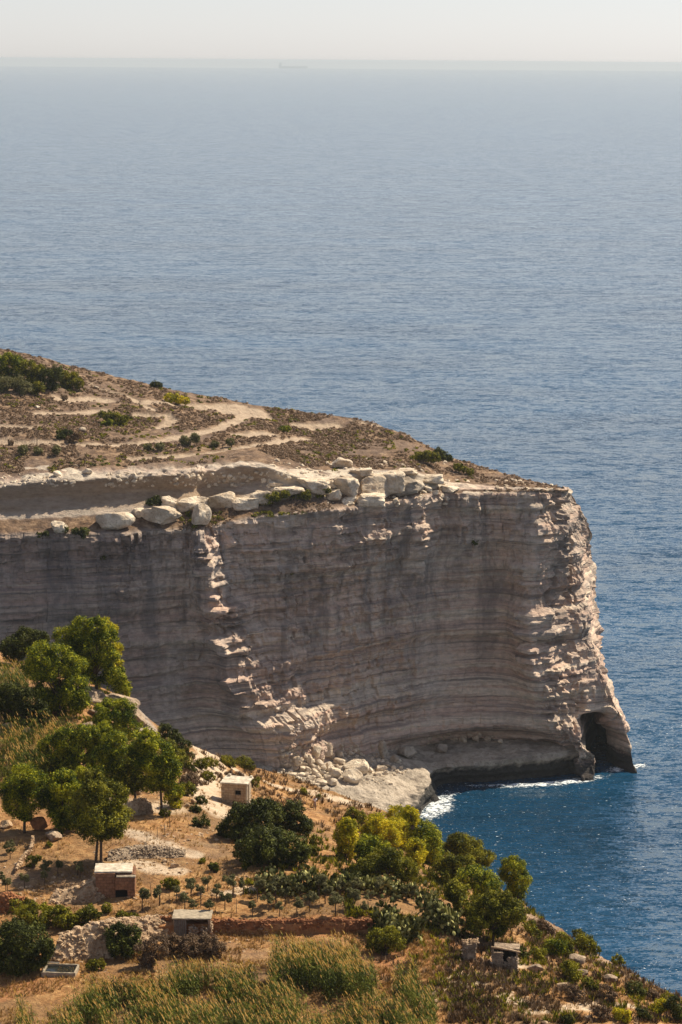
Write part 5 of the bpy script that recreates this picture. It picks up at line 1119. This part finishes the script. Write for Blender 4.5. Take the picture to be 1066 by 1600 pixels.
loose('pale loose stones scattered over the dry terraces', [((190, 1290, 400, 1400), 900), ((0, 1330, 220, 1420), 500), ((640, 1460, 1066, 1600), 900), ((190, 1240, 260, 1280), 160), ((380, 1200, 620, 1280), 260), ((20, 1440, 420, 1520), 400)], .05, .28, 'rubble', 31)
loose('small rubble among the fallen boulders', [((440, 1165, 640, 1225), 900)], .15, .75, 'boulder', 32, BS)
loose('pale stones on the lip of the overhang and scarp', [((0, 738, 420, 760), 380), ((420, 715, 700, 790), 700), ((700, 750, 890, 768), 160)], .12, .8, 'boulder', 33, BH)
# scrub of the headland top
def head_scrub(label, areas, m, seed, smin, smax, leaf, thr=-.1):
    r = np.random.default_rng(seed); C_ = []; S_ = []
    for box_, n in areas:
        for q in inside(*box_, n, BH, r):
            if q.y < 515 or vn(q.x / 7, q.y / 9, seed) < thr: continue
            n3 = BH.find_nearest(q); idx = n3[2]
            if Hk[HF[idx][0]] < 6.0 or (7.0 < Hk[HF[idx][0]] < 9.3): continue
            if tr[HF[idx][0]] > .12: continue
            C_.append(q); S_.append(r.uniform(smin, smax))
    Vs = []
    for q, s_ in zip(C_, S_):
        n = 26; d = r.normal(size=(n, 3)); d[:, 2] = np.abs(d[:, 2]); d /= np.linalg.norm(d, axis=1)[:, None]; p = np.array(q) + d * s_ * np.array([1, 1, .7]) * r.uniform(.6, 1.1, (n, 1))
        nn = d + .5 * r.normal(size=(n, 3)); nn /= np.linalg.norm(nn, axis=1)[:, None]; t = np.cross(nn, r.normal(size=(n, 3))); t /= np.linalg.norm(t, axis=1)[:, None] + 1e-9; b_ = np.cross(nn, t)
        Vs.append(np.stack([p - t * leaf, p - b_ * leaf * .7, p + t * leaf, p + b_ * leaf * .7], 1).reshape(-1, 3))
    V = np.vstack(Vs); tag(mk('scrub', V, np.arange(len(V)).reshape(-1, 4), M[m], at=V[0]), label, 'scrub', kind='stuff')
head_scrub('low brown scrub covering the headland top', [((0, 545, 560, 740), 11000), ((400, 640, 890, 768), 6000), ((280, 780, 700, 830), 900)], 'heath', 41, .25, .60, .16, -.35)
head_scrub('dark olive scrub dotted over the headland top', [((0, 560, 560, 740), 1500), ((400, 640, 890, 768), 700), ((0, 800, 700, 840), 900)], 'mid', 42, .3, .75, .2, .05)

# ------------------------------------------------------------------ surf
def foam(label, pts, seed, thr=.47):
    P_ = [PZ(px, py, .06) for px, py in pts]; c = sum(P_, Vector()) / len(P_)
    r = np.random.default_rng(seed); n = 26; V = []; Fq = []
    Pn = np.array([list(p) for p in P_]); m_ = len(Pn); cc = np.array(c)
    for j in range(n + 1):
        t = j / n
        for i in range(m_): V.append(cc * (1 - t) + Pn[i] * t)
    V = np.array(V); V[:, 2] = .06 + .22 * np.abs(fbm(V[:, 0] * .8, V[:, 1] * .8, seed, 3))
    for j in range(n):
        for i in range(m_): Fq.append((j * m_ + i, j * m_ + (i + 1) % m_, (j + 1) * m_ + (i + 1) % m_, (j + 1) * m_ + i))
    e = np.repeat(np.linspace(0, 1, n + 1), m_)
    tag(mk('surf', V, np.array(Fq), M['foam'], attrs={'edge': e}), label, 'surf', kind='stuff')
def m_foam():
    m, nt, b = mat('sea_foam'); g = G(nt); P = g.pos()
    b.inputs['Base Color'].default_value = (.85, .88, .88, 1)
    f = g.noise(g.mapv(P, (.8, 1.3, 1)), 1.0, 7, .75, 1.2)
    th = g.math('SUBTRACT', f, g.math('MULTIPLY', g.math('POWER', g.attr('edge'), 3.0), .22))
    g.link(g.ramp(th, [(.44, 0.0), (.54, .95)]), b.inputs['Alpha']); g.bump(f, .6, .3, b); return m
M['foam'] = m_foam()
def densify(pts, k=6):
    out = []
    for i in range(len(pts)):
        a, b_ = pts[i], pts[(i + 1) % len(pts)]
        for j in range(k): out.append((a[0] + (b_[0] - a[0]) * j / k + random.uniform(-1.5, 1.5), a[1] + (b_[1] - a[1]) * j / k + random.uniform(-.7, .7)))
    return out
foam('white surf churning off the tip of the rock shelf', densify([(640, 1290), (650, 1268), (668, 1246), (690, 1232), (722, 1232), (716, 1250), (716, 1268), (690, 1280), (665, 1290)]), 1)
foam('thin white line of surf along the ledge', densify([(700, 1228), (760, 1228), (830, 1225), (880, 1219), (930, 1212), (975, 1207), (955, 1220), (900, 1228), (820, 1232), (740, 1233)]), 2)
foam('white wash at the nose of the headland', densify([(930, 1205), (950, 1199), (985, 1193), (1018, 1190), (1024, 1197), (990, 1204), (955, 1209)]), 3)

# ------------------------------------------------------------------ haze
def haze():
    r = 52000; z0, z1 = -4.0, 158.0
    V = [(x, y, z) for z in (z0, z1) for x, y in ((-r, -r), (r, -r), (r, r), (-r, r))]
    Fq = [(3, 2, 1, 0), (4, 5, 6, 7), (0, 1, 5, 4), (1, 2, 6, 5), (2, 3, 7, 6), (3, 0, 4, 7)]
    m = bpy.data.materials.new('haze'); m.use_nodes = True; nt = m.node_tree; nt.nodes.clear()
    v = nt.nodes.new('ShaderNodeVolumePrincipled'); v.inputs['Color'].default_value = (.70, .765, .805, 1)
    v.inputs['Density'].default_value = 1 / 24000.0; v.inputs['Anisotropy'].default_value = .2
    out = nt.nodes.new('ShaderNodeOutputMaterial'); nt.links.new(v.outputs[0], out.inputs['Volume'])
    tag(mk('haze', V, np.array(Fq), m), 'pale sea haze fading the water towards the horizon', 'haze', kind='stuff')
haze()
